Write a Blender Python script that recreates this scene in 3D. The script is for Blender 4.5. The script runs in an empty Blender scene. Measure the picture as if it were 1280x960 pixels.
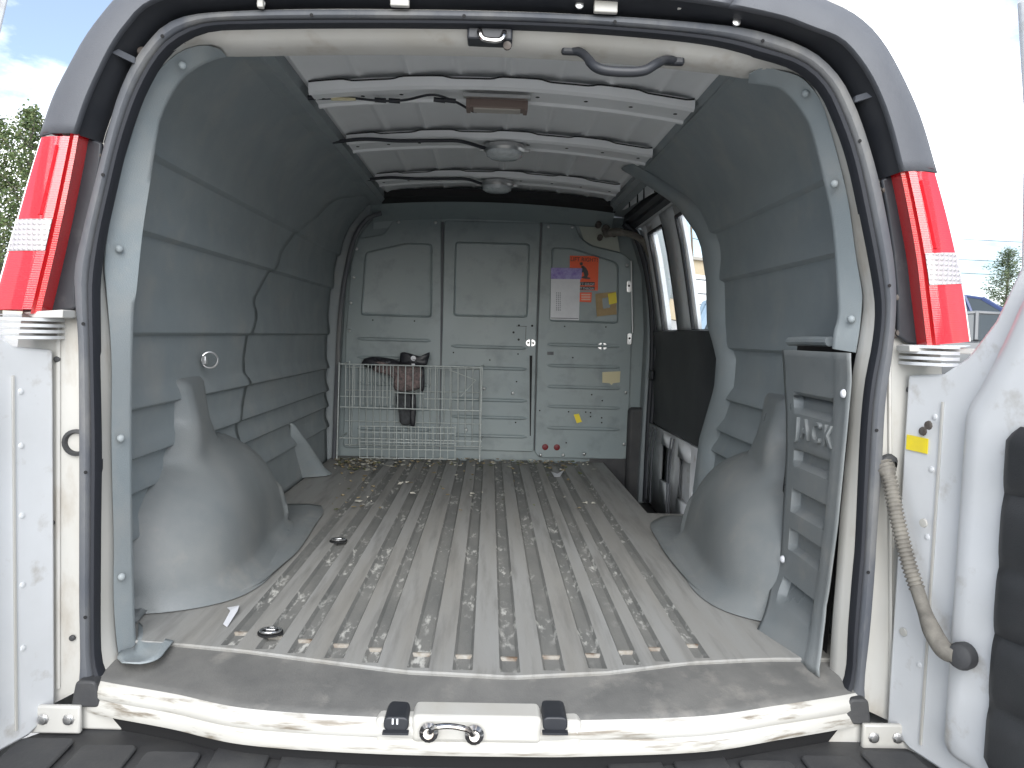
import bpy, bmesh, math, random
from mathutils import Vector, Matrix
random.seed(7)
C = bpy.context.scene.collection
SC = bpy.context.scene

# ------------------------------------------------------------------ camera
F = 980.0                                   # focal length for a 1280 px wide frame
CAM = Vector((0.004, -1.53, 0.66))
ROLL = math.radians(1.75)
_y = Vector((-27/F, 62/F, 1.0)).normalized()
_x = Vector((math.cos(ROLL), -math.sin(ROLL), 0.0))
_x = (_x - _y*_x.dot(_y)).normalized()
_z = _x.cross(_y)
if _z.y < 0: _z = -_z
def axis(cx, cy, cz):                       # camera right/up/forward -> van axes
    c = Vector((cx, cy, cz)); return Vector((c.dot(_x), c.dot(_y), c.dot(_z)))
cam_d = bpy.data.cameras.new('camera'); cam = bpy.data.objects.new('camera', cam_d); C.objects.link(cam)
r, u, fw = axis(1,0,0), axis(0,1,0), axis(0,0,1)
cam.matrix_world = Matrix(((r.x,u.x,-fw.x,CAM.x),(r.y,u.y,-fw.y,CAM.y),(r.z,u.z,-fw.z,CAM.z),(0,0,0,1)))
cam_d.sensor_width = 36; cam_d.lens = F*36/1280; cam_d.clip_end = 3000; cam_d.clip_start = 0.02
SC.camera = cam

# ------------------------------------------------------------------ world, sun, exposure
SUN_EL, SUN_AZ = math.radians(29), math.radians(178)      # azimuth clockwise from +y
w = bpy.data.worlds.new('World'); SC.world = w; w.use_nodes = True
nt = w.node_tree; N = nt.nodes; L = nt.links; N.clear()
sky = N.new('ShaderNodeTexSky'); sky.sky_type = 'NISHITA'; sky.sun_disc = False
sky.sun_elevation = SUN_EL; sky.sun_rotation = SUN_AZ; sky.dust_density = .5; sky.air_density = 1.0; sky.ozone_density = 3.0
tc = N.new('ShaderNodeTexCoord'); mp = N.new('ShaderNodeMapping')
mp.inputs['Location'].default_value = (3.1, 1.7, 0.4); mp.inputs['Scale'].default_value = (1, 1, 2.2)
nz = N.new('ShaderNodeTexNoise'); nz.inputs['Scale'].default_value = 1.9; nz.inputs['Detail'].default_value = 9; nz.inputs['Roughness'].default_value = .56
cr_ = N.new('ShaderNodeValToRGB'); cr_.color_ramp.elements[0].position = .47; cr_.color_ramp.elements[1].position = .60
cr_.color_ramp.elements[0].color = (.08,.08,.08,1)
mx = N.new('ShaderNodeMix'); mx.data_type = 'RGBA'; mx.inputs[7].default_value = (19.0, 19.2, 19.6, 1)
bg = N.new('ShaderNodeBackground'); bg.inputs['Strength'].default_value = .05
wo = N.new('ShaderNodeOutputWorld')
L.new(tc.outputs['Generated'], mp.inputs['Vector']); L.new(mp.outputs[0], nz.inputs['Vector']); L.new(nz.outputs['Fac'], cr_.inputs[0])
L.new(cr_.outputs[0], mx.inputs[0]); L.new(sky.outputs[0], mx.inputs[6]); L.new(mx.outputs[2], bg.inputs['Color']); L.new(bg.outputs[0], wo.inputs['Surface'])
sd = bpy.data.lights.new('sun', 'SUN'); sd.energy = 1.5; sd.angle = math.radians(60); sd.color = (1.0, .988, .97)
so = bpy.data.objects.new('sun', sd); C.objects.link(so)
sdir = Vector((math.sin(SUN_AZ)*math.cos(SUN_EL), math.cos(SUN_AZ)*math.cos(SUN_EL), math.sin(SUN_EL)))
so.rotation_euler = sdir.to_track_quat('Z', 'Y').to_euler(); so.location = (0, -10, 12)
SC.view_settings.view_transform = 'Standard'; SC.view_settings.look = 'None'; SC.view_settings.gamma = 1
SC.view_settings.exposure = 1.78
SC.render.engine = 'CYCLES'
SC.cycles.max_bounces = 14; SC.cycles.diffuse_bounces = 10; SC.cycles.use_denoising = True
SC.cycles.caustics_reflective = False; SC.cycles.caustics_refractive = False

# ------------------------------------------------------------------ helpers
def at(px, py, x=None, y=None, z=None):     # a point of the photograph on a real plane of the van
    d = axis((px-640)/F, -(py-480)/F, 1.0)
    if x is not None: t = (x-CAM.x)/d.x
    elif y is not None: t = (y-CAM.y)/d.y
    else: t = (z-CAM.z)/d.z
    return CAM + d*t
def lerp(a, b, t): return a + (b-a)*t
def smooth(t): t = max(0, min(1, t)); return t*t*(3-2*t)
def interp(tab, v):
    if v <= tab[0][0]: return tab[0][1]
    for (a, b), (c, d) in zip(tab, tab[1:]):
        if v <= c: return b + (d-b)*(v-a)/(c-a)
    return tab[-1][1]
def cr(pts, n):                             # smooth curve through points, n samples by length
    pts = [Vector(p) for p in pts]; P = [pts[0]*2-pts[1]] + pts + [pts[-1]*2-pts[-2]]; fine = []
    for i in range(1, len(P)-2):
        a, b, c, d = P[i-1:i+3]
        for k in range(12):
            t = k/12
            fine.append(.5*((2*b)+(c-a)*t+(2*a-5*b+4*c-d)*t*t+(3*b-a-3*c+d)*t**3))
    fine.append(pts[-1]); return resample(fine, n)
def resample(pts, n):
    L_ = [0]
    for a, b in zip(pts, pts[1:]): L_.append(L_[-1]+(b-a).length)
    out = []; j = 0
    for k in range(n):
        s = L_[-1]*k/(n-1)
        while j < len(pts)-2 and L_[j+1] < s: j += 1
        seg = L_[j+1]-L_[j]; out.append(pts[j].lerp(pts[j+1], (s-L_[j])/seg if seg > 1e-9 else 0))
    return out
def roundpoly(pts, r, seg=5):
    out = []; n = len(pts)
    for i in range(n):
        p, a, b = Vector(pts[i]), Vector(pts[i-1]), Vector(pts[(i+1) % n])
        ra = min(r, (a-p).length*.45, (b-p).length*.45)
        s, e = p+(a-p).normalized()*ra, p+(b-p).normalized()*ra
        for k in range(seg+1):
            t = k/seg; out.append(s*(1-t)**2+p*2*t*(1-t)+e*t*t)
    return out
class MB:
    def __init__(s): s.v = []; s.f = []; s.m = []
    def add(s, vs, fs, mi=0):
        o = len(s.v); s.v += [tuple(p) for p in vs]
        for f in fs: s.f.append(tuple(i+o for i in f)); s.m.append(mi)
        return s
    def grid(s, rows, mi=0, closed=False):
        n = len(rows[0]); vs = [p for r_ in rows for p in r_]; fs = []
        for i in range(len(rows)-1):
            for j in range(n if closed else n-1):
                k = (j+1) % n; fs.append((i*n+j, i*n+k, (i+1)*n+k, (i+1)*n+j))
        return s.add(vs, fs, mi)
    def ribbon(s, a, b, mi=0): return s.grid([a, b], mi)
    def box(s, c, d, mi=0, rot=None):
        c = Vector(c); vs = []
        for i in range(8):
            p = Vector(((i & 1)-.5, (i >> 1 & 1)-.5, (i >> 2 & 1)-.5)); p = Vector((p.x*d[0], p.y*d[1], p.z*d[2]))
            vs.append(c+(rot @ p if rot else p))
        return s.add(vs, [(0,2,3,1),(4,5,7,6),(0,1,5,4),(2,6,7,3),(0,4,6,2),(1,3,7,5)], mi)
    def prism(s, pts, off, mi=0):           # polygon of 3D points pushed along off
        n = len(pts); off = Vector(off); pts = [Vector(p) for p in pts]
        vs = pts+[p+off for p in pts]
        return s.add(vs, [tuple(range(n))[::-1], tuple(range(n, 2*n))]+[(i, (i+1) % n, (i+1) % n+n, i+n) for i in range(n)], mi)
    def tube(s, path, r_, n=8, mi=0, closed=False, cap=True):
        path = [Vector(p) for p in path]; rows = []; m = len(path); up = None
        for i, p in enumerate(path):
            if closed: t = path[(i+1) % m]-path[i-1]
            else: t = path[min(i+1, m-1)]-path[max(i-1, 0)]
            t.normalize()
            if up is None: up = t.orthogonal().normalized()
            up = (up-t*up.dot(t)); up = up.normalized() if up.length > 1e-6 else t.orthogonal().normalized()
            sd_ = t.cross(up); rr = r_[i] if isinstance(r_, (list, tuple)) else r_
            rows.append([p+(up*math.cos(q)+sd_*math.sin(q))*rr for q in [2*math.pi*k/n for k in range(n)]])
        if closed: rows.append(rows[0])
        s.grid(rows, mi, True)
        if cap and not closed:
            s.add(rows[0], [tuple(range(n))[::-1]], mi); s.add(rows[-1], [tuple(range(n))], mi)
        return s
    def lathe(s, c, ax, prof, n=16, mi=0):  # prof: (radius, height along ax)
        ax = Vector(ax).normalized(); a = ax.orthogonal().normalized(); b = ax.cross(a); c = Vector(c)
        rows = [[c+ax*h+(a*math.cos(2*math.pi*k/n)+b*math.sin(2*math.pi*k/n))*r_ for k in range(n)] for r_, h in prof]
        return s.grid(rows, mi, True)
    def build(s, name, mat, parent=None, solid=0, bevel=0, ang=35, off=-1, segs=2, flat=False, sub=0, up=False):
        me = bpy.data.meshes.new(name); me.from_pydata(s.v, [], s.f)
        for m_ in (mat if isinstance(mat, list) else [mat]): me.materials.append(m_)
        for p, mi in zip(me.polygons, s.m): p.material_index = mi; p.use_smooth = not flat
        bm = bmesh.new(); bm.from_mesh(me); bmesh.ops.remove_doubles(bm, verts=bm.verts, dist=1e-5)
        bmesh.ops.recalc_face_normals(bm, faces=bm.faces)
        if up:
            bm.normal_update(); bmesh.ops.reverse_faces(bm, faces=[f for f in bm.faces if f.normal.z < -.01])
        bm.to_mesh(me); bm.free()
        if not flat: me.set_sharp_from_angle(angle=math.radians(ang))
        o = bpy.data.objects.new(name, me); C.objects.link(o)
        if parent is not None:
            o.parent = parent; o.location = -wl(parent)
        if sub: md = o.modifiers.new('sub', 'SUBSURF'); md.levels = sub; md.render_levels = sub
        if solid: md = o.modifiers.new('solid', 'SOLIDIFY'); md.thickness = solid; md.offset = off
        if bevel:
            md = o.modifiers.new('bevel', 'BEVEL'); md.width = bevel; md.segments = segs; md.limit_method = 'ANGLE'; md.angle_limit = math.radians(40); md.harden_normals = False
        return o
def wl(o):
    p = Vector(o.location)
    while o.parent: o = o.parent; p += Vector(o.location)
    return p
def tag(o, label, cat, group=None, kind=None):
    if label: o['label'] = label
    if cat: o['category'] = cat
    if group: o['group'] = group
    if kind: o['kind'] = kind
    return o
def empty(name, loc, label, cat, group=None):
    o = bpy.data.objects.new(name, None); C.objects.link(o); o.location = loc; o.empty_display_size = .1
    return tag(o, label, cat, group)

# ------------------------------------------------------------------ materials
def rgb(c): return (c[0], c[1], c[2], 1)
def mat(name, col, rough=.5, col2=None, scale=8, lo=.35, hi=.65, bump=0, bscale=200, metal=0, spec=.5, coat=0, stretch=None, dirt=None, dscale=3, dlo=.55, dhi=.75, trans=0, ior=1.45, rvar=0, dmod=0):
    m = bpy.data.materials.new(name); m.use_nodes = True; t = m.node_tree; n = t.nodes; l = t.links
    b = n['Principled BSDF']; b.inputs['Roughness'].default_value = rough; b.inputs['Metallic'].default_value = metal
    b.inputs['Specular IOR Level'].default_value = spec; b.inputs['Coat Weight'].default_value = coat; b.inputs['Coat Roughness'].default_value = .08
    b.inputs['Transmission Weight'].default_value = trans; b.inputs['IOR'].default_value = ior
    b.inputs['Base Color'].default_value = rgb(col)
    tcn = n.new('ShaderNodeTexCoord'); vec = tcn.outputs['Object']
    if stretch:
        mpn = n.new('ShaderNodeMapping'); mpn.inputs['Scale'].default_value = stretch; l.new(vec, mpn.inputs[0]); vec2 = mpn.outputs[0]
    else: vec2 = vec
    def noise(sc, det=6, v=vec2):
        q = n.new('ShaderNodeTexNoise'); q.inputs['Scale'].default_value = sc; q.inputs['Detail'].default_value = det; q.inputs['Roughness'].default_value = .6; l.new(v, q.inputs['Vector']); return q.outputs['Fac']
    def ramp(f, a, c):
        q = n.new('ShaderNodeMapRange'); q.inputs['From Min'].default_value = a; q.inputs['From Max'].default_value = c; l.new(f, q.inputs['Value']); return q.outputs[0]
    def mix(f, a, c):
        q = n.new('ShaderNodeMix'); q.data_type = 'RGBA'; l.new(f, q.inputs[0])
        for i, s_ in ((6, a), (7, c)):
            if isinstance(s_, tuple): q.inputs[i].default_value = rgb(s_)
            else: l.new(s_, q.inputs[i])
        return q.outputs[2]
    cur = tuple(col)
    if col2: cur = mix(ramp(noise(scale), lo, hi), cur, tuple(col2))
    if dirt:
        fac = ramp(noise(dscale, 10), dlo, dhi)
        if dmod:
            mu = n.new('ShaderNodeMath'); mu.operation = 'MULTIPLY'; l.new(fac, mu.inputs[0]); l.new(ramp(noise(dmod, 2, vec), .44, .58), mu.inputs[1]); fac = mu.outputs[0]
        cur = mix(fac, cur, tuple(dirt))
    if not isinstance(cur, tuple): l.new(cur, b.inputs['Base Color'])
    if rvar:
        q = n.new('ShaderNodeMapRange'); q.inputs['To Min'].default_value = max(.02, rough-rvar); q.inputs['To Max'].default_value = min(1, rough+rvar); q.inputs['From Min'].default_value = .3; q.inputs['From Max'].default_value = .7
        l.new(noise(6), q.inputs['Value']); l.new(q.outputs[0], b.inputs['Roughness'])
    if bump:
        q = n.new('ShaderNodeBump'); q.inputs['Strength'].default_value = bump; q.inputs['Distance'].default_value = .002
        l.new(noise(bscale, 3), q.inputs['Height']); l.new(q.outputs[0], b.inputs['Normal'])
    return m
M = {}
M['liner'] = mat('liner_plastic', (.24,.275,.29), .5, (.27,.298,.308), 5, bump=.4, bscale=420, dirt=(.33,.335,.325), dscale=7, dlo=.52, dhi=.85, rvar=.12)
M['liner_d'] = mat('liner_plastic_scuffed', (.175,.192,.198), .40, (.215,.226,.225), 6, bump=.4, bscale=420, dirt=(.27,.266,.25), dscale=14, dlo=.52, dhi=.8, rvar=.14, dmod=3)
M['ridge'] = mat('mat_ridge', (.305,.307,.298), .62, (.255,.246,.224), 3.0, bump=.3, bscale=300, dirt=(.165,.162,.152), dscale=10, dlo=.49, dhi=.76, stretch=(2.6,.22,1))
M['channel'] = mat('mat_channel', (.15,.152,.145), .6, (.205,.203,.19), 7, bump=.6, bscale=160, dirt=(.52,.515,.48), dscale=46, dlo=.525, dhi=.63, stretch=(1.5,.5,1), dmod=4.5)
M['lip'] = mat('mat_cross_rib', (.24,.21,.17), .7, (.34,.33,.30), 60, bump=.5, bscale=160, dirt=(.13,.09,.06), dscale=30, dlo=.5, dhi=.65)
M['thresh'] = mat('threshold_rubber', (.10,.10,.097), .62, (.15,.148,.14), 7, bump=.4, bscale=250, dirt=(.24,.23,.21), dscale=12, dlo=.55, dhi=.8)
M['white'] = mat('white_paint', (.69,.705,.72), .33, (.63,.64,.645), 4, coat=.3, dirt=(.38,.35,.30), dscale=13, dlo=.585, dhi=.8)
M['cream'] = mat('cream_paint', (.52,.515,.49), .38, (.47,.455,.415), 4, coat=.2, dirt=(.30,.25,.19), dscale=9, dlo=.56, dhi=.82, stretch=(1,1,.45))
M['sill'] = mat('scuffed_white_paint', (.52,.515,.49), .4, (.44,.425,.385), 6, dirt=(.20,.175,.14), dscale=26, dlo=.53, dhi=.66, stretch=(.2,1,2.4))
M['roof'] = mat('roof_paint', (.80,.81,.82), .45, (.75,.76,.765), 3, dirt=(.62,.63,.63), dscale=4, dlo=.58, dhi=.85)
M['part'] = mat('partition_paint', (.235,.283,.292), .42, (.268,.31,.312), 3, dirt=(.17,.20,.205), dscale=9, dlo=.52, dhi=.8, bump=.1, bscale=150, rvar=.06)
M['seal'] = mat('rubber_seal', (.08,.087,.102), .68, (.13,.135,.142), 9, bump=.15, bscale=200, dirt=(.24,.235,.22), dscale=8, dlo=.50, dhi=.80, stretch=(1,1,.4))
M['seal2'] = mat('rubber_lip', (.02,.022,.028), .55)
M['trim'] = mat('pillar_plastic', (.085,.09,.102), .52, (.10,.106,.118), 6, bump=.3, bscale=500)
M['black'] = mat('black_plastic', (.018,.02,.025), .45, (.03,.032,.037), 9, dirt=(.10,.10,.095), dscale=11, dlo=.62, dhi=.9)
M['blackr'] = mat('black_rubber', (.04,.041,.044), .6, (.06,.06,.06), 9, bump=.3, bscale=120)
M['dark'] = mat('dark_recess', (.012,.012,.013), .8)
M['doortrim'] = mat('door_trim_black', (.035,.037,.04), .55, (.05,.052,.055), 5, bump=.4, bscale=400)
M['steel'] = mat('zinc_steel', (.62,.62,.62), .32, metal=1, bump=.1)
M['chrome'] = mat('worn_chrome', (.5,.5,.5), .18, (.25,.22,.2), 60, metal=1)
M['wire'] = mat('cage_wire', (.50,.54,.53), .42, (.38,.41,.40), 40, metal=.2)
M['boot'] = mat('dusty_rubber', (.13,.12,.105), .65, (.23,.215,.185), 30, bump=.3)
M['rust'] = mat('rusty_bolt', (.055,.04,.032), .7, (.11,.10,.09), 60)
M['glass'] = mat('window_glass', (.93,.97,.96), .01, trans=1, ior=1.02)
M['yellow'] = mat('yellow_tape', (.85,.68,.03), .5, (.75,.60,.05), 30)
M['orange'] = mat('orange_sticker', (.85,.10,.02), .45)
M['red'] = mat('red_dot', (.16,.015,.02), .5)
M['ink'] = mat('black_ink', (.012,.012,.012), .5)
M['paper'] = mat('paper', (.72,.73,.76), .5, (.66,.67,.70), 20)
M['purple'] = mat('purple_band', (.17,.10,.42), .4, (.36,.33,.62), 30)
M['card'] = mat('cardboard', (.45,.33,.18), .8, (.38,.27,.14), 30)
M['beige'] = mat('beige_label', (.62,.56,.36), .7)
M['lampglass'] = mat('lamp_lens', (.62,.65,.66), .12, (.5,.53,.54), 60, coat=.6, bump=.6, bscale=90)
M['brown'] = mat('brown_plastic', (.20,.15,.13), .5)
M['asphalt'] = mat('gravel_lot', (.46,.45,.43), .9, (.38,.37,.35), 3, bump=.8, bscale=30, dirt=(.52,.51,.49), dscale=25, dlo=.5, dhi=.7)
def red_lens(name, col):
    m = mat(name, col, .10, coat=.9, spec=.6); t = m.node_tree; n = t.nodes; l = t.links; b = n['Principled BSDF']
    tcn = n.new('ShaderNodeTexCoord'); wv = n.new('ShaderNodeTexWave'); wv.wave_type = 'BANDS'; wv.bands_direction = 'Z'; wv.inputs['Scale'].default_value = 75
    l.new(tcn.outputs['Object'], wv.inputs['Vector']); bp = n.new('ShaderNodeBump'); bp.inputs['Strength'].default_value = .10; bp.inputs['Distance'].default_value = .002
    l.new(wv.outputs['Fac'], bp.inputs['Height']); l.new(bp.outputs[0], b.inputs['Normal'])
    b.inputs['Subsurface Weight'].default_value = .0
    return m
M['redlens'] = red_lens('red_lens', (.80,.035,.05))
M['reddeep'] = red_lens('red_lens_deep', (.55,.008,.012))
def clear_lens():
    m = mat('clear_lens', (.66,.64,.64), .12, coat=.8); t = m.node_tree; n = t.nodes; l = t.links; b = n['Principled BSDF']
    tcn = n.new('ShaderNodeTexCoord'); hs = []
    for d in 'XZ':
        wv = n.new('ShaderNodeTexWave'); wv.wave_type = 'BANDS'; wv.bands_direction = d; wv.inputs['Scale'].default_value = 34; l.new(tcn.outputs['Object'], wv.inputs['Vector']); hs.append(wv.outputs['Fac'])
    ml = n.new('ShaderNodeMath'); ml.operation = 'MULTIPLY'; l.new(hs[0], ml.inputs[0]); l.new(hs[1], ml.inputs[1])
    bp = n.new('ShaderNodeBump'); bp.inputs['Strength'].default_value = .9; bp.inputs['Distance'].default_value = .004; l.new(ml.outputs[0], bp.inputs['Height']); l.new(bp.outputs[0], b.inputs['Normal'])
    mxn = n.new('ShaderNodeMix'); mxn.data_type = 'RGBA'; mxn.inputs[6].default_value = (.45,.42,.43,1); mxn.inputs[7].default_value = (.82,.81,.81,1); l.new(ml.outputs[0], mxn.inputs[0]); l.new(mxn.outputs[2], b.inputs['Base Color'])
    return m
M['clearlens'] = clear_lens()

# ------------------------------------------------------------------ ground
GZ = -0.74
def ground_z(x, y): return interp([(3,GZ),(12.5,-.15),(18,.42),(26,.78),(60,1.15)], y)
g = MB(); ys = [-400,-60,-20,-5,3,8,12.5,15,18,22,26,40,60,120,400,1200]; xs = [-1200,-300,-60,-20,-5,5,20,60,300,1200]
g.grid([[(x, y, ground_z(x, y)) for x in xs] for y in ys]); tag(g.build('ground', M['asphalt']), None, None, kind='structure')

# ================================================================== THE VAN
V = empty('cargo_van', (0, 1.3, GZ), 'white cargo van seen through its open rear doors into a grey lined cargo bay', 'van')
SEAL_O = [(98,864),(103,825),(102,750),(102,676),(102,560),(101,432),(97,376),(96,335),(106,290),(120,235),(134,180),(150,122),(170,78),(188,54),(205,36),(235,22),(300,16),(400,14),(520,15),(640,17),(760,22),(880,31),(950,41),(1010,64),(1044,94),(1062,124),(1077,161),(1096,225),(1111,300),(1117,350),(1117,390),(1113,440),(1104,507),(1100,582),(1093,676),(1091,712),(1085,787),(1078,850),(1082,888)]
SEAL_I = [(135,860),(130,838),(124,810),(124,676),(125,560),(123,450),(122,376),(123,345),(130,295),(142,240),(155,185),(173,131),(190,95),(205,72),(226,53),(262,38),(320,35),(400,34),(520,34),(640,36),(760,42),(880,54),(950,71),(995,86),(1025,112),(1044,150),(1062,202),(1079,281),(1092,350),(1096,390),(1092,432),(1083,480),(1077,545),(1071,676),(1068,712),(1062,787),(1059,840),(1047,876)]
NS = 150
so_ = cr([at(*p, y=0) for p in SEAL_O], NS); si_ = cr([at(*p, y=0) for p in SEAL_I], NS)
# weatherstrip: bulb section between outer and inner line
rows = []
for t, dy in ((0,.012),(.03,-.008),(.12,-.017),(.3,-.021),(.5,-.021),(.62,-.016),(.68,-.008),(.70,.012)):
    rows.append([a.lerp(b, t)+Vector((0, dy, 0)) for a, b in zip(so_, si_)])
seal = MB().grid(rows).build('weatherstrip', M['seal'], V)
rows = []
for t, dy in ((.70,.012),(.70,-.012),(.78,-.018),(.92,-.015),(1.0,-.006),(1.0,.012)):
    rows.append([a.lerp(b, t)+Vector((0, dy, 0)) for a, b in zip(so_, si_)])
MB().grid(rows).build('seal_lip', M['seal2'], seal)
for k in range(6, NS-4, 11):
    p = so_[k].lerp(si_[k], .52); MB().lathe(p+Vector((0,-.0205,0)), (0,-1,0), [(.0035,0),(.0035,.001),(0,.001)], 8).build('clip_hole', M['dark'], seal)
# seal feet at the sill
for p in ((116,862),(1064,884)):
    q = at(*p, y=-.01); s_ = 1 if q.x > 0 else -1
    pts = roundpoly([q+Vector((-.028,0,-.022)), q+Vector((.028,0,-.022)), q+Vector((.02,0,.03)), q+Vector((-.018,0,.03))], .01)
    MB().prism(pts, (0,-.03,0)).build('seal_foot', M['blackr'], seal, bevel=.004)

# body rear ring and shell
half = [(.90,-.13),(.925,.05),(.925,.30),(.905,.60),(.865,.80),(.805,1.02),(.735,1.19),(.68,1.30),(.55,1.36),(.30,1.395),(0,1.405)]
outl = cr([(-x, 0, z) for x, z in half]+[(x, 0, z) for x, z in half[::-1][1:]], NS)
ring = MB(); ring.ribbon([p+Vector((0,.006,0)) for p in so_], [p+Vector((0,.004,0)) for p in outl])
ring.build('rear_body_frame', M['cream'], V)
sh = MB()
segs_y = [.005, 1.30, 2.95]
for k in range(NS-1):
    a, b = outl[k], outl[k+1]
    for y0, y1 in zip(segs_y, segs_y[1:]):
        zc = (a.z+b.z)/2
        if y0 > 1 and a.x > 0 and .64 < zc < 1.22: continue
        sh.add([a+Vector((0,y0,0)), b+Vector((0,y0,0)), b+Vector((0,y1,0)), a+Vector((0,y1,0))], [(0,1,2,3)])
fr = [p+Vector((0,2.95,0)) for p in outl]; sh.add(fr, [tuple(range(len(fr)))])
sh.add([(-.9,0.02,-.13),(.9,.02,-.13),(.9,2.95,-.30),(-.9,2.95,-.30)], [(0,1,2,3)])
sh.build('outer_body_shell', M['white'], V)

# inner pinch flange (cream) from the seal to the liner, header included
FL_O = [(152,828),(146,810),(142,750),(142,676),(140,600),(139,545),(139,444),(131,357),(129,335),(131,300),(142,240),(157,187),(172,142),(187,105),(202,82),(225,64),(245,57),(268,56),(289,60),(400,58),(520,58),(640,61),(760,68),(880,80),(935,88),(961,86),(1002,94),(1025,124),(1040,169),(1059,244),(1070,319),(1078,362),(1079,385),(1073,430),(1066,470),(1060,545),(1051,640),(1046,712),(1040,787),(1036,850),(1034,872)]
fo_ = cr([at(*p, y=.045) for p in FL_O], NS)
fl = MB().grid([[p+Vector((0,.008,0)) for p in si_], [a.lerp(b, .5)+Vector((0,.004,0)) for a, b in zip(si_, fo_)], fo_, [p+Vector((p.x*.03, .05, .0)) for p in fo_]])
fl.build('door_opening_flange', M['cream'], V, ang=60)
# roof header box behind the top flange
hd = MB()
top_idx = [i for i, p in enumerate(fo_) if p.z > 1.12]
a = [fo_[i] for i in top_idx]
hd.grid([a, [p+Vector((0,.05,.012)) for p in a], [p+Vector((0,.055,.10)) for p in a]])
hd.build('roof_header', M['cream'], V)

# ---- D pillar trims: gray band and return coloured dark for its inward-facing shade, running over the roof end
TI = [(96,168),(109,129),(124,94),(142,58),(161,31),(186,6),(235,-10),(330,-18),(500,-20),(640,-16),(760,-9),(875,3),(969,21),(1010,35),(1049,51),(1077,82),(1096,116),(1111,157),(1126,215)]
TO = [(52,171),(69,122),(90,81),(112,43),(146,0),(185,-38),(250,-62),(350,-72),(500,-76),(640,-72),(780,-62),(900,-42),(985,-18),(1030,2),(1070,22),(1100,52),(1126,97),(1149,150),(1169,217)]
SO_top = [(131,178),(134,166),(150,122),(170,78),(188,54),(205,36),(235,22),(300,16),(400,14),(520,15),(640,17),(760,22),(880,31),(950,41),(1010,64),(1044,94),(1062,124),(1077,161),(1096,225)]
nt_ = 90
ti = cr([at(*p, y=-.06) for p in TI], nt_); to = cr([at(*p, y=-.05) for p in TO], nt_); st = cr([at(*p, y=.002) for p in SO_top], nt_)
def cut(seq, a, b): return seq[a:b]
for nm, a, b in (('pillar_trim', 0, 25), ('roof_end_trim', 25, 65), ('pillar_trim', 65, nt_)):
    mb = MB(); A, B = ti[a:b+1], to[a:b+1]
    if nm == 'roof_end_trim': A = A[:]; 
    mid = [p.lerp(q, .5)+Vector((0,-.014,0)) for p, q in zip(A, B)]
    e1 = [p.lerp(q, .06)+Vector((0,-.008,0)) for p, q in zip(A, B)]; e2 = [p.lerp(q, .9)+Vector((0,-.004,0)) for p, q in zip(A, B)]
    wrap = [q+Vector((q.x*.05, .12, .02)) for q in B]
    mb.grid([A, e1, mid, e2, B, wrap]); mb.build(nm, M['trim'], V, solid=.004, off=1, ang=50)
    mb = MB(); S = st[a:b+1]
    mb.grid([[p+Vector((0,.004,0)) for p in A], [p.lerp(q, .75)+Vector((0,.02,0)) for p, q in zip(A, S)], S]); ob = mb.build('door_rebate', M['black'], V)
# steps, bolts in the rebate; brackets in the roof channel
for (p, q) in (((143,60),(172,74)), ((1098,112),(1066,122))):
    a, b = at(*p, y=-.045), at(*q, y=-.01); d = (b-a)
    MB().prism([a, b, b+Vector((0,0,-.012)), a+Vector((0,0,-.012))], (0,-.012,0)).build('rebate_step', M['trim'], V)
for p in ((178,65),(125,195),(92,330),(88,379),(1120,372),(1121,416),(1104,238)):
    c = at(*p, y=-.006); MB().lathe(c, (0,-1,0), [(.009,0),(.009,.003),(.006,.004),(.006,.009),(0,.010)], 10).build('bolt', M['rust'], V)
for p0, p1, v0, v1 in ((742,772,2,16),(846,852,0,12),(488,512,-2,8),(322,330,0,10)):
    a, b = at(p0, v1, y=-.03), at(p1, v0, y=-.03)
    MB().box((a+b)/2, (abs(b.x-a.x), .012, abs(b.z-a.z))).build('roof_channel_bracket', M['cream'], V, bevel=.002)
for p in ((327,5),(920,28),(724,7)):
    MB().lathe(at(*p, y=-.02), (0,-1,0), [(.008,0),(.008,.005),(0,.008)], 10).build('bolt', M['steel'], V)

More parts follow.
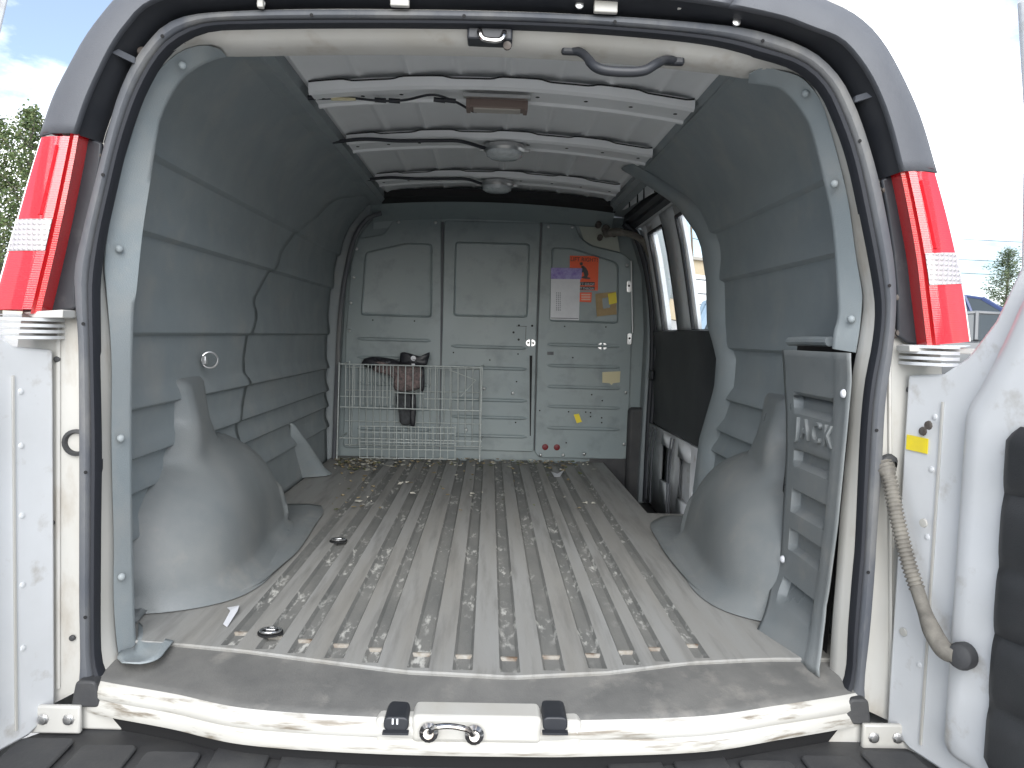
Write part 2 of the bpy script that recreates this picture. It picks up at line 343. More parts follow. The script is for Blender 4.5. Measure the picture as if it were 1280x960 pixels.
# ---- tail lamps
def lamp(inner, outer, vrev, side):
    root = None
    n = 41; I = cr([at(*p, y=-.062) for p in inner], n); O = cr([at(*p, y=-.056) for p in outer], n)
    def sect(i):
        a, b = I[i], O[i]; s_ = side
        return [a+Vector((s_*.004,.055,0)), a+Vector((s_*.002,.012,0)), a+Vector((0,.004,0)), a.lerp(b,.10)+Vector((0,.001,0)), a.lerp(b,.13)+Vector((0,-.008,0)), a.lerp(b,.30)+Vector((0,-.012,0)),
                a.lerp(b,.33)+Vector((0,-.009,0)), a.lerp(b,.6)+Vector((0,-.012,0)), a.lerp(b,.93)+Vector((0,-.006,0)), b+Vector((s_*.004,.006,0)), b+Vector((-s_*.004,.10,0))]
    zs = [(I[i].z+O[i].z)/2 for i in range(n)]
    z0, z1 = vrev
    k0 = min(range(n), key=lambda i: abs(zs[i]-z0)); k1 = min(range(n), key=lambda i: abs(zs[i]-z1))
    frame = MB().grid([[p for p in sect(i)[:5]] for i in range(n)])
    for e in (0, n-1):
        sec = sect(e); back = [Vector((p.x, .03, p.z)) for p in sec]
        frame.ribbon(sec, back)
    base = frame.build('tail_lamp', M['reddeep'], V, ang=30)
    base['label'] = 'red tail lamp with a clear reversing lens across its middle'
    for nm, a, b, mt in (('red_lens', 1, k0, M['redlens']), ('reverse_lens', k0, k1, M['clearlens']), ('red_lens', k1, n-2, M['redlens'])):
        rows = [sect(i)[4:] for i in range(a, b+1)]
        off = -.002 if nm == 'reverse_lens' else 0
        rows = [[p+Vector((0,off,0)) for p in r_] for r_ in rows]
        MB().grid(rows).build(nm, mt, base, ang=30)
    # inner light pipe seen as a lighter strip
    rows = []
    for i in range(3, n-3):
        a, b = I[i], O[i]; rows.append([a.lerp(b,.36)+Vector((0,-.0105,0)), a.lerp(b,.39)+Vector((0,-.0165,0)), a.lerp(b,.44)+Vector((0,-.0165,0)), a.lerp(b,.47)+Vector((0,-.0115,0))])
    rr = [r_ for i, r_ in enumerate(rows) if not (k0-3 <= i <= k1-3)]
    mb = MB(); mb.grid(rows[:max(2,k0-3)]); mb.build('lens_rib', M['redlens'], base)
    return base
zl = lambda v, u, : at(u, v, y=-.06).z
lamp([(97,166),(90,205),(78,265),(66,320),(49,392)], [(53,167),(38,215),(18,285),(2,340),(-12,393)], (at(45,275,y=-.06).z, at(35,313,y=-.06).z), -1)
lamp([(1126,209),(1136,258),(1147,320),(1153,370),(1161,437)], [(1168,212),(1184,270),(1198,330),(1207,380),(1214,432)], (at(1180,318,y=-.06).z, at(1185,357,y=-.06).z), 1)
for pts in ([(94,166),(131,180),(129,205),(118,260),(109,318),(101,345),(98,362),(100,385),(93,388),(48,391)], [(1128,212),(1098,226),(1105,262),(1113,318),(1118,372),(1118,420),(1130,428),(1162,436)]):
    q = [at(*p, y=-.004) for p in pts]; MB().prism(q, (0,-.012,0)).build('lamp_housing', M['black'], V, bevel=.004)
for pts in ([(48,391),(96,388),(96,398),(60,398)], [(1120,431),(1215,436),(1215,443),(1120,439)]):
    q = [at(*p, y=-.01) for p in pts]; MB().prism(q, (0,-.05,0)).build('lamp_ledge', M['cream'], V, bevel=.002)

# ---- liner: profile of the side walls
BASE = [(-.02,.80),(.3,.812),(.65,.812),(.87,.797),(1.05,.762),(1.18,.705),(1.28,.625),(1.345,.552)]
RIBS = [1.035,.87,.64,.468,.355,.275,.17]
def wallx(z, ribs=True):
    x = interp(BASE, z)
    if ribs:
        d = 0
        for zl_ in RIBS:
            h = .085 if zl_ > .6 else .05
            if zl_-.007 < z < zl_: d = max(d, .014*(z-(zl_-.007))/.007)
            elif zl_ <= z < zl_+h: d = max(d, .014*(1-smooth((z-zl_)/h))**.8)
        x -= d
    return x
ZS = sorted(set([round(-.005+k*.0225, 4) for k in range(61)]+[round(zl_+q, 4) for zl_ in RIBS for q in (-.008,-.0065,-.001,.001,.006,.02,.035)]))
ZS = [z for z in ZS if z <= 1.345]
SEAM = [(0,1.03),(.355,1.03),(.40,1.09),(.48,1.14),(.50,1.105),(.56,1.10),(.625,1.13),(.64,1.145),(.705,1.23),(.75,1.175),(.86,1.33),(.88,1.38),(.93,1.42),(1.03,1.57),(1.05,1.60),(1.13,1.80),(1.22,1.90),(1.30,2.25),(1.345,2.40)]
def wall(side, yf0, yf1, n, off=0):
    mb = MB(); rows = []
    for z in ZS:
        y0, y1 = yf0(z), yf1(z); x = wallx(z)+off
        rows.append([(side*x, lerp(y0, y1, k/n), z) for k in range(n+1)])
    return mb.grid(rows)
lw = wall(-1, lambda z: .16, lambda z: interp(SEAM, z), 24).build('wall_liner', M['liner'], V, solid=.004, off=0, ang=28)
wall(-1, lambda z: interp(SEAM, z)-.06, lambda z: 2.44, 20, .006).build('wall_liner', M['liner'], V, solid=.004, off=0, ang=28)
rf = [(0,1.40),(.30,1.36),(.5,1.20),(.6,1.19),(.72,1.31),(1.0,1.31),(1.15,1.45),(1.25,1.62),(1.345,1.75)]
rw = wall(1, lambda z: .16, lambda z: interp(rf, z)-.05, 24).build('wall_liner', M['liner'], V, solid=.004, off=0, ang=28)
# rounded front column of the right liner
rows = []
for z in [k*.03 for k in range(46)]:
    z = min(z, 1.345); y = interp(rf, z)-.05; x = wallx(z, False)
    rows.append([(x+.03, y-.14, z), (x-.012, y-.12, z), (x-.035, y-.075, z), (x-.04, y-.03, z), (x-.03, y+.005, z), (x, y+.02, z), (x+.05, y+.025, z)])
MB().grid(rows).build('liner_column', M['liner'], rw, ang=60)
# flange around the opening (both sides) with its return to the wall
def flange(outer, inner, nm='liner_flange'):
    n = 60; a = cr([at(*p, y=.044) for p in outer], n); b = cr([at(*p, y=.092) for p in inner], n)
    m1 = [p.lerp(q,.08)+Vector((0,-.006,0)) for p, q in zip(a, b)]; m2 = [p.lerp(q,.86)+Vector((0,-.002,0)) for p, q in zip(a, b)]
    s_ = 1 if a[0].x > 0 else -1
    ret = [q+Vector((s_*.012, .02, .006 if q.z > 1.1 else 0)) for q in b]
    ret2 = [Vector((s_*max(abs(q.x), wallx(min(q.z, 1.34), False)-.004) if q.z < 1.15 else q.x+s_*.035, .17, q.z+(.035 if q.z > 1.15 else 0))) for q in b]
    return MB().grid([a, m1, m2, b, ret, ret2]).build(nm, M['liner'], V, ang=60)
flange([(154,828),(147,812),(142,750),(142,676),(140,600),(139,545),(139,444),(132,357),(130,335),(132,300),(143,240),(158,187),(173,142),(188,105),(203,82),(226,64),(246,57),(262,57),(276,62)],
       [(171,812),(169,780),(166,676),(165,582),(165,507),(167,395),(171,360),(178,292),(187,232),(199,157),(205,138),(214,120),(226,102),(240,89),(256,80),(268,75),(284,71)])
fr_ = flange([(1070,441),(1075,410),(1078,376),(1077,360),(1070,319),(1059,244),(1040,169),(1025,124),(1002,97),(975,88),(954,84),(935,93)],
       [(1040,436),(1042,415),(1047,395),(1046,360),(1040,281),(1029,225),(1014,165),(1005,146),(995,131),(983,118),(969,109),(935,104)])
# lower foot of the left flange on the floor, right closing plate behind the jack cover
fa = cr([at(153,829,z=.0), at(178,830,z=.0), at(198,824,z=.0), at(208,813,z=.002), at(217,802,z=.003)], 14); fb = cr([at(149,815,y=.052), at(160,813,y=.052), at(170,808,y=.088), at(172,796,y=.11), at(173,779,y=.19)], 14)
MB().grid([fa, [a.lerp(b, .25)+Vector((0,0,-.006)) for a, b in zip(fa, fb)], [a.lerp(b, .6)+Vector((-.006,0,-.006)) for a, b in zip(fa, fb)], fb]).build('liner_foot', M['liner'], lw, solid=.003, ang=70)
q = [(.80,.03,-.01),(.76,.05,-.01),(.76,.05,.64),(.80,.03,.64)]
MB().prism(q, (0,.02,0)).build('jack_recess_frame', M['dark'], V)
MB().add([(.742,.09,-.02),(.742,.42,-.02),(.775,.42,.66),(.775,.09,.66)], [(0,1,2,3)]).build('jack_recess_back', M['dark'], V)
# screws in the liner
def screw(p, nrm, mt, r_=.008, par=V): MB().lathe(p, nrm, [(r_,0),(r_,.002),(r_*.8,.005),(r_*.35,.007),(0,.007)], 12).build('screw', mt, par)
for p in ((228,82),(149,311),(151,548),(152,721),(1007,117),(1043,230),(1064,399)):
    screw(at(*p, y=.054), (-.75 if p[0] > 640 else .75,-.65,0), M['liner'])

# ---- wheel arch covers
def arch(side, yc, a, b, depth, neck_y, y0, y1):
    mb = MB(); ny, nz_ = 96, 60; rows = []; keep = {}
    for j in range(nz_+1):
        z = .003+.60*j/nz_; row = []
        for i in range(ny+1):
            y = lerp(y0, y1, i/ny)
            q = (abs((y-yc)/a)**2.5+(max(z, 0)/b)**2.3)**(1/2.4)
            dome = depth*max(0, 1-q**4.6)**.6*lerp(1.0, .86, z/.35)
            dome *= 1-.06*math.sin((y-yc)*8)
            nk = 0
            if z < .585:
                wdt = lerp(.19, .10, smooth((z-.29)/.13)); tt = abs((y-neck_y)/wdt)
                sk = (y-neck_y)/wdt; nk = .075*lerp(1, .42, max(0, min(1, (z-.30)/.20)))*max(0, 1-tt**6)*(1-.25*sk)*smooth((z-.20)/.1)*smooth((.525-z)/.02)
            fil = .06*max(0, 1-z/.06)**2.6*smooth(1.15-abs((y-yc)/(a*1.05))**4)
            groove = .014*math.exp(-((y-(yc+a*.70))/.012)**2)*smooth((z-.03)/.02)*smooth((.17-z)/.03)
            d = (dome**6+nk**6)**(1/6)+fil+(groove if dome > .03 else 0)
            row.append(Vector((side*(interp(BASE, z)+.006-d), y, z)))
            keep[(j, i)] = d
        rows.append(row)
    vs = [p for r_ in rows for p in r_]; fs = []; n = ny+1
    for j in range(nz_):
        for i in range(ny):
            if max(keep[(j, i)], keep[(j+1, i)], keep[(j, i+1)], keep[(j+1, i+1)]) > .003: fs.append((j*n+i, j*n+i+1, (j+1)*n+i+1, (j+1)*n+i))
    mb.add(vs, fs); return mb.build('wheel_arch_cover', M['liner_d'], V, ang=70)
la = arch(-1, .70, .47, .345, .185, .62, .12, 1.30)
ra = arch(1, .67, .45, .34, .185, .62, .12, 1.25)
def apron(pts, back):
    P = [at(*p, z=.010) for p in pts]; P = cr(P, 50)
    n = len(P); sg_ = 1 if back > 0 else -1; B = [Vector((sg_*(lerp(.69, .80, smooth((p.y-.08)/.1)) if back > 0 else .80), p.y, .012)) for p in P]
    Mid = [Vector((lerp(p.x, b_.x, .25), p.y, .016)) for p, b_ in zip(P, B)]
    return MB().grid([P, Mid, B]).build('arch_apron', M['liner_d'], la if back < 0 else ra, solid=.006, off=-1)
apron([(402,632),(404,640),(396,652),(375,684),(352,705),(322,729),(285,742),(225,746),(202,750),(185,762),(172,776)], -.80)
apron([(826,646),(813,655),(822,674),(837,697),(867,731),(890,745),(912,754)], .80)

# ---- small gusset on the left wall, D ring
ap = at(364,526,x=-.80); e0 = at(415,592,z=.006); e1 = at(362,598,z=.006)
rows = []
for k in range(9):
    t = k/8; basep = e1.lerp(e0, t)+Vector((.05*math.sin(math.pi*t), 0, 0)); rows.append([basep, basep.lerp(ap, .12)+Vector((-.012,0,0)), basep.lerp(ap, .6), basep.lerp(ap, .93)+Vector((0,.02*(t-.5),0)), ap+Vector((-.02,.02*(t-.5),0))])
MB().grid(rows).build('wall_gusset', M['liner'], lw, ang=80)
def ring_(c, nrm, r_, th, nm='tie_down_ring', par=V):
    nrm = Vector(nrm).normalized(); a = nrm.orthogonal().normalized(); b = nrm.cross(a)
    path = [Vector(c)+(a*math.cos(q)+b*math.sin(q))*r_ for q in [2*math.pi*k/24 for k in range(24)]]
    o = MB().tube(path, th, 8, closed=True).build(nm, M['steel'], par)
    return o
c = at(255,450,x=-.795); o = ring_(c+Vector((.012,.012,0)), (.6,-.9,.1), .022, .003)
MB().box(c+Vector((.006,-.012,0)), (.012,.016,.024)).build('ring_bracket', M['steel'], o, bevel=.002)
for p in ((338,788),(423,674)):
    c = at(*p, z=.008); o = ring_(c, (0,.1,1), .021, .003)
    MB().lathe(c+Vector((0,0,-.006)), (0,0,1), [(.027,0),(.027,.003),(.02,.002),(0,.002)], 20).build('ring_cup', M['dark'], o)
    MB().box(c+Vector((.0,.004,0)), (.022,.012,.008)).build('ring_bracket', M['steel'], o, bevel=.002)

# ---- jack cover panel
JX = .715
def jp(px, py, d=0):
    p = at(px, py, x=JX); return p
def jx(y, z):      # panel leans a little inward towards the floor
    return JX - .006*smooth((z-.58)/.07)
ye = lambda z: (interp([(-.02,.004),(.06,.03),(.12,.04),(.3,.012),(.5,-.005),(.6,-.012),(.66,-.014)], z), interp([(-.02,.21),(.02,.24),(.08,.30),(.15,.30),(.4,.30),(.5,.315),(.58,.34),(.66,.345)], z))
recs = []
for (u0, u1, v0, v1) in ((993,1038,494,521),(993,1034,566,590),(991,1029,620,651),(989,1025,672,703),(982,1017,734,767)):
    a = jp((u0+u1)/2, v0); b = jp((u0+u1)/2, v1)
    recs.append((b.z, a.z))
mb = MB(); rows = []
ZJ = sorted(set([-.015+k*.015 for k in range(46)]+[z for z0, z1 in recs for z in (z0-.002, z0+.012, z1-.008, z1+.002)]))
ZJ = [z for z in ZJ if z <= .648]
for z in ZJ:
    ya, yb = ye(z); row = []
    ycs = sorted(set([k/20 for k in range(21)]+[.20,.235,.80,.84]))
    for t in ycs:
        y = lerp(ya, yb, t); dep = 0
        for z0, z1 in recs:
            if z0 <= z <= z1 and .20 < t < .84:
                fz = min(smooth((z-z0)/.014), smooth((z1-z)/.008)); ft = min(smooth((t-.20)/.035), smooth((.84-t)/.04)); dep = max(dep, .018*min(fz, ft))
        bead = .004*math.exp(-((t-.14)/.03)**2)
        row.append((jx(y, z)+dep-bead-lerp(.022,.075,t)*max(0, 1-max(z,0)/.17)**2, y, z))
    rows.append(row)
jack = mb.grid(rows).build('jack_cover', M['liner_d'], V, solid=.003, off=0, ang=40)
def text_obj(body, size, name, mt, parent, origin, ux, uy, extrude=.001, width=None, height=None, bevel=0):
    cu = bpy.data.curves.new(name, 'FONT'); cu.body = body; cu.size = size; cu.extrude = extrude; cu.bevel_depth = bevel; cu.resolution_u = 3; cu.space_character = 1.5 if body == 'JACK' else 1.0
    t = bpy.data.objects.new('tmp', cu); C.objects.link(t); bpy.context.view_layer.update()
    me = bpy.data.meshes.new_from_object(t.evaluated_get(bpy.context.evaluated_depsgraph_get())); bpy.data.objects.remove(t)
    xs_ = [v.co.x for v in me.vertices]; ys_ = [v.co.y for v in me.vertices]
    x0, x1, y0, y1 = min(xs_), max(xs_), min(ys_), max(ys_); ux, uy = Vector(ux), Vector(uy); nn = ux.cross(uy).normalized()
    sx = (width or (x1-x0))/(x1-x0); sy = (height or (y1-y0))/(y1-y0); origin = Vector(origin)
    for v in me.vertices:
        v.co = origin+ux*((v.co.x-x0)*sx)+uy*((v.co.y-y0)*sy)+nn*v.co.z
    me.materials.clear(); me.materials.append(mt); me.name = name
    o = bpy.data.objects.new(name, me); C.objects.link(o); o.parent = parent; o.location = -wl(parent); return o
a = jp(993,562); b = jp(1037,566); zt = jp(1015,525).z
text_obj('JACK', .1, 'raised_lettering', M['liner_d'], jack, (JX-.003, ye(.48)[1]-.205*(.33)+.0, jp(1015,560).z), (0,-1,0), (0,0,1), .004, ye(.48)[1]-.07-ye(.48)[0]-.045, zt-jp(1015,560).z, .002)
screw(at(1055,492,x=JX-.004), (-1,0,0), M['paper'], .009, jack); screw(at(979,699,x=JX-.006), (-1,0,0), M['paper'], .009, jack)
# ledge above the jack cover
c0, c1 = at(990,425,x=.75), at(1042,428,x=.75)
MB().tube([(.745,c0.y,.665),(.742,(c0.y+c1.y)/2,.667),(.742,max(c1.y,.07),.667)], .011, 10).build('liner_ledge', M['liner'], rw)

# ---- cargo floor mat with ridges
CH = [-.525,-.491,-.449,-.411,-.379,-.344,-.300,-.261,-.222,-.189,-.129,-.086,-.040,0.0,.053,.094,.140,.183,.231,.269,.304,.342,.373,.405,.461,.493]
CH = [x-.012 for x in CH]
pairs = list(zip(CH[::2], CH[1::2]))
EDGE = [(-.80,.10),(-.64,.084),(-.479,.054),(-.307,.01),(-.143,-.03),(.065,-.046),(.256,-.018),(.43,.036),(.606,.063),(.80,.07)]
mb = MB()
def strip(x0, x1, z0, z1, mi, ys):
    mb.grid([[(x0, max(y, interp(EDGE, x0)), z0) for y in ys], [(x1, max(y, interp(EDGE, x1)), z1) for y in ys]], mi)
DZ = -.009
def yst(x): return interp(EDGE, x)
prev = -.80
def fl_strip(x0, x1, z0, z1, mi, ya=None, yb=None, n=14):
    a0 = yst(x0) if ya is None else ya; a1 = yst(x1) if ya is None else ya; e = 2.585 if yb is None else yb
    mb.grid([[(x0, lerp(a0, e, k/n), z0) for k in range(n+1)], [(x1, lerp(a1, e, k/n), z1) for k in range(n+1)]], mi)
for (a, b) in pairs:
    nsub = 4 if a-prev > .1 else 1
    for k in range(nsub): fl_strip(lerp(prev, a, k/nsub), lerp(prev, a, (k+1)/nsub), 0, 0, 0)
    s_ = .006
    ylip = yst((a+b)/2)
    y0a = ylip+.020; yb = 2.585; n = 14
    fl_strip(a, a+s_, 0, DZ, 1, y0a, yb, n); fl_strip(a+s_, b-s_, DZ, DZ, 1, y0a, yb, n); fl_strip(b-s_, b, DZ, 0, 1, y0a, yb, n)
    mb.add([(a, y0a-.006, 0),(b, y0a-.006, 0),(b-s_, y0a, DZ),(a+s_, y0a, DZ),(a, y0a, 0),(b, y0a, 0)], [(0,1,2,3),(0,3,4),(1,5,2)], 1)
    mb.add([(a, yst(a), 0),(b, yst(b), 0),(b, y0a-.006, 0),(a, y0a-.006, 0)], [(0,1,2,3)], 0)
    yc_ = ylip+.095; zt_ = DZ*.42
    mb.add([(a+.003, yc_-.008, DZ+.0002),(b-.003, yc_-.008, DZ+.0002),(b-.003, yc_-.002, zt_),(a+.003, yc_-.002, zt_),(b-.003, yc_+.004, zt_),(a+.003, yc_+.004, zt_),(b-.003, yc_+.012, DZ+.0002),(a+.003, yc_+.012, DZ+.0002)], [(0,1,2,3),(3,2,4,5),(5,4,6,7)], 2)
    prev = b
for k in range(3): fl_strip(lerp(prev, .62, k/3), lerp(prev, .62, (k+1)/3), 0, 0, 0)
mb.add([(.62, yst(.62), 0), (.82, yst(.82), 0), (.82, 1.40, 0), (.62, 1.40, 0)], [(0,1,2,3)], 0)
# turned-down edge
ex = [EDGE[0][0]+(EDGE[-1][0]-EDGE[0][0])*k/60 for k in range(61)]
mb.grid([[(x, yst(x), 0) for x in ex], [(x, yst(x)-.003, -.003) for x in ex], [(x, yst(x)-.001, -.012) for x in ex]], 0)
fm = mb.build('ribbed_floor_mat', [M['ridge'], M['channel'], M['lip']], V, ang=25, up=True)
# floor pan under it (closes the gaps), step well on the right
MB().box((-.1, 1.37, -.03), (1.44, 2.5, .016)).build('floor_pan', M['dark'], V)
MB().box((.72,.73,-.03), (.24,1.36,.016)).build('floor_pan', M['dark'], V)
sw = MB(); sw.add([(.62,1.42,-.001),(.62,2.6,-.001),(.62,2.6,-.2),(.62,1.42,-.2)], [(0,1,2,3)]); sw.add([(.62,1.42,-.2),(.62,2.6,-.2),(.9,2.6,-.2),(.9,1.42,-.2)], [(0,1,2,3)]); sw.add([(.62,1.41,-.2),(.9,1.41,-.2),(.9,1.41,-.005),(.62,1.41,-.005)], [(0,1,2,3)])
sw.add([(.55,2.6,-.22),(.92,2.6,-.22),(.92,2.6,.02),(.55,2.6,.02)], [(0,1,2,3)]); sw.add([(.885,1.4,-.22),(.885,2.6,-.22),(.885,2.6,-.1),(.885,1.4,-.1)], [(0,1,2,3)])
sw.build('step_well', M['blackr'], V)

# ---- threshold rubber, sill, striker
SILL = [(-.76,-.015),(-.715,-.033),(-.574,-.075),(-.42,-.128),(-.183,-.152),(.07,-.155),(.205,-.150),(.42,-.128),(.583,-.079),(.70,-.042),(.76,-.02)]
sl = cr([(x, y, 0) for x, y in SILL], 80)
def back_y(x): return min(.14, interp(EDGE, x)+.02)
rows = [[Vector((p.x, interp(EDGE, p.x)+.012, -.0055)) for p in sl], [Vector((p.x, lerp(interp(EDGE, p.x), p.y, .5), -.018)) for p in sl], [Vector((p.x, p.y+.022, -.030)) for p in sl], [Vector((p.x, p.y+.006, -.034)) for p in sl], [Vector((p.x, p.y+.0005, -.044)) for p in sl]]
MB().grid(rows).build('threshold_mat', M['thresh'], V, ang=60, up=True)
rows = []
for dz, dy in ((-.036,.004),(-.042,-.006),(-.050,-.011),(-.062,-.012),(-.068,-.008),(-.074,-.011),(-.088,-.014),(-.096,-.012),(-.104,.004)):
    rows.append([Vector((p.x*1.0, p.y+dy, dz)) for p in sl])
sill = MB().grid(rows).build('door_sill', M['sill'], V, ang=40)
rows = [[Vector((p.x, p.y+.005, -.10)) for p in sl], [Vector((p.x, p.y+.02, -.16)) for p in sl]]
MB().grid(rows).build('sill_underside', M['dark'], V)
# lower corner skins beside the sill
for s_ in (-1, 1):
    px_ = [(97,866),(140,860),(215,876),(290,900),(330,925),(262,916),(232,926),(165,914),(98,912)] if s_ < 0 else [(1083,890),(1046,876),(965,892),(880,910),(850,934),(905,930),(960,946),(1010,940),(1085,934)]
    MB().prism([at(*p, y=-.028) for p in px_], (0,.03,0)).build('sill_corner', M['cream'], V, bevel=.005, segs=3)
# striker hump
def hump(px0, px1, v0, v1, dy, nm, mt, par, yb=-.155, bev=.006):
    a, b = at(px0, v1, y=yb-dy), at(px1, v0, y=yb-dy); pts = roundpoly([Vector((a.x, yb-dy, a.z)), Vector((b.x, yb-dy, a.z)), Vector((b.x, yb-dy, b.z)), Vector((a.x, yb-dy, b.z))], .012)
    return MB().prism(pts, (0, .05+dy, 0)).build(nm, mt, par, bevel=bev, segs=3)
st_ = hump(468,728,902,934,.008,'striker_mount', M['cream'], V, bev=.008)
hump(514,678,898,929,.014,'striker_pocket', M['cream'], st_, bev=.010)
for u0, u1 in ((479,511),(678,710)):
    b_ = hump(u0, u1, 897, 914, .017, 'rubber_stop', M['black'], st_, bev=.003)
    a_ = at((u0+u1)/2, 904, y=-.175)
    MB().box((a_.x, -.178, at(u0,916,y=-.18).z), (.046,.012,.004)).build('stop_lip', M['black'], st_)
    if u0 < 600:
        for k in range(2): MB().box((a_.x-.006+.008*k, -.173, a_.z+.002), (.003,.002,.010)).build('stop_mark', M['paper'], st_)
a_, b_ = at(536,915,y=-.18), at(593,918,y=-.18)
p0, p1 = Vector((a_.x,-.176,a_.z)), Vector((b_.x,-.176,b_.z))
path = cr([p0, p0+Vector((.004,-.022,.010)), p0+Vector((.012,-.030,.022)), p0.lerp(p1,.5)+Vector((0,-.030,.026)), p1+Vector((-.012,-.030,.022)), p1+Vector((-.004,-.022,.010)), p1], 24)
lt = MB().tube(path, .0052, 10).build('striker_loop', M['chrome'], st_)
for p in (p0, p1): MB().lathe(p+Vector((0,-.001,-.002)), (0,-1,.25), [(.017,0),(.017,.004),(.010,.009),(.009,.014),(0,.014)], 14).build('striker_washer', M['chrome'], st_)

# ---- bumper
bm_pts = [(-.80,-.02),(-.86,-.04),(-.90,-.10),(-.93,-.22),(-.90,-.30),(-.7,-.345),(-.35,-.37),(0,-.375),(.35,-.37),(.7,-.345),(.90,-.30),(.935,-.22),(.90,-.10),(.86,-.04),(.80,-.02)]
out = cr([(x, y, 0) for x, y in bm_pts], 70)
inn = [Vector((p.x*.985, p.y*.94-.006, 0)) for p in out]
mb = MB(); rows = [[p+Vector((0,0,-.30)) for p in out], [p+Vector((0,0,-.155)) for p in out], [p+Vector((0,0,-.138)) for p in inn], [Vector((p.x*.97, p.y*.9, -.132)) for p in out]]
mb.grid(rows); cap_ = rows[-1]; mb.add(cap_, [tuple(range(len(cap_)))]); 
bump = mb.build('rear_bumper', M['blackr'], V, ang=50)
for s_ in (-1, 1):
    for k in range(5):
        x0 = s_*(.80-k*.125); mb = MB()
        pts = roundpoly([Vector((x0-.052,-.325+.01*k*0,-.131)), Vector((x0+.052,-.325,-.131)), Vector((x0+.045,-.072-.02*k*(k<3)-.02*(k>=3),-.131)), Vector((x0-.058,-.072-.02*k*(k<3)-.02*(k>=3),-.131))], .015)
        mb.prism(pts, (0,0,.007)).build('step_pad', M['blackr'], bump, bevel=.004)

# ---- ceiling
def roofz(x): return 1.388-.048*(x/.58)**2
mb = MB(); rows = []
xs_ = [-.66+1.32*k/66 for k in range(67)]
creases = [-.52,-.38,-.24,-.10,.04,.18,.32,.46,.56]
def cz(x): return roofz(x)-sum(.007*math.exp(-((x-c_)/.011)**2) for c_ in creases)-.004*sum(smooth((x-c_+.02)/.02)*smooth((c_+.055-x)/.02) for c_ in creases[::2])
xs_ = sorted(xs_+[c_+d for c_ in creases for d in (-.02,-.012,-.006,0,.006,.012,.02)])
rows = [[(x, y, cz(x)) for x in xs_] for y in (.08,.7,1.3,2.0,2.62)]
mb.grid(rows).build('roof_skin', M['roof'], V, ang=40)
def bow(y0, y1, dz):
    rows = []; n = 60; prof = ((0,.030),(.02,.006),(.10,0),(.16,.007),(.80,.007),(.85,0),(.93,0),(.96,.010),(1,.035))
    for t, dzz in prof:
        rows.append([(x, lerp(y0, y1, t), 1.352-.042*(x/.58)**2+dz+dzz) for x in [-.517+1.074*k/n for k in range(n+1)]])
    o = MB().grid(rows).build('roof_bow', M['roof'], V, ang=30)
    for x in (-.49,-.38,-.27,.12,.26,.39,.52):
        MB().lathe((x, lerp(y0, y1, .5), 1.352-.042*(x/.58)**2+dz+.0065), (0,0,-1), [(.006,0),(.006,.0008),(0,.0008)], 8).build('bow_hole', M['dark'], o)
    gx = [-.516+1.07*k/90 for k in range(91)]; gw = lambda x: .0035*math.tanh(4*math.sin(x*23))
    gs = MB(); gs.grid([[(x, y0-.004, 1.352-.042*(x/.58)**2+dz+.030+gw(x)) for x in gx], [(x, y0-.002, 1.352-.042*(x/.58)**2+dz+.026+gw(x)) for x in gx]])
    gs.build('bow_gap_shade', M['dark'], o)  # dark wavy strip standing in for the shade of the gap above the bow
    return o
b1 = bow(.69,.85,-.012); b2 = bow(1.26,1.42,-.012); b3 = bow(1.95,2.10,-.008)
# side roof rails
for s_, xr in ((-1,-.548),(1,.590)):
    mb = MB(); rows = [[(xr-s_*.012, y, 1.352) for y in (.1,1,2.6)], [(xr-s_*.012, y, 1.312) for y in (.1,1,2.6)], [(xr+s_*.012, y, 1.304) for y in (.1,1,2.6)], [(xr+s_*.014, y, 1.300) for y in (.1,1,2.6)], [(xr+s_*.05, y, 1.298) for y in (.1,1,2.6)], [(xr+s_*.09, y, 1.29) for y in (.1,1,2.6)]]
    mb.grid(rows).build('roof_rail', M['liner'], V, ang=20)
rows = [[(x, y, z-.03*(x/.6)**2) for x in [-.62+1.24*k/30 for k in range(31)]] for y, z in ((2.37,1.37),(2.38,1.338),(2.50,1.328),(2.51,1.36))]
MB().grid(rows).build('roof_front_seal', M['dark'], V)
rows = [[(x, y, z-.03*(x/.6)**2) for x in [-.62+1.24*k/30 for k in range(31)]] for y, z in ((2.50,1.345),(2.515,1.325),(2.56,1.285),(2.60,1.255),(2.61,1.22))]
MB().grid(rows).build('partition_header', M['part'], V)
# round dome lamps, rectangular lamp, wiring
for b_, y, z, px in ((b2,1.33,1.325,625),(b3,2.02,1.33,617)):
    x = (px-613)*(y+1.53)/F
    o = MB().lathe((x, y, z), (0,0,-1), [(.074,-.01),(.076,.004),(.070,.012),(.066,.012)], 28).build('dome_lamp', M['steel'], V)
    MB().lathe((x, y, z), (0,0,-1), [(.066,.010),(.064,.026),(.050,.034),(.02,.037),(0,.037)], 28).build('lamp_lens', M['lampglass'], o)
    for s_ in (-1, 1): MB().box((x+s_*.082, y, z-.004), (.02,.016,.012)).build('lamp_tab', M['steel'], o, bevel=.002)
    path = cr([(-.56,y-.085,z-.018),(-.45,y-.09,z-.005),(-.33,y-.088,z-.006),(-.2,y-.086,z+.0),(-.12,y-.082,z+.002),(x-.07,y-.03,z-.006)], 40)
    MB().tube(path, .0065, 8).build('lamp_cable', M['seal2'], o)
a = at(585,130,z=1.31); b = at(657,135,z=1.31)
o = MB().box(((a.x+b.x)/2, .775, 1.318), (.165,.055,.026)).build('rectangular_lamp', M['brown'], V, bevel=.003)
MB().box(((a.x+b.x)/2, .775, 1.304), (.135,.042,.006)).build('lamp_lens', mat('aged_lens', (.42,.38,.34), .35), o, bevel=.002)
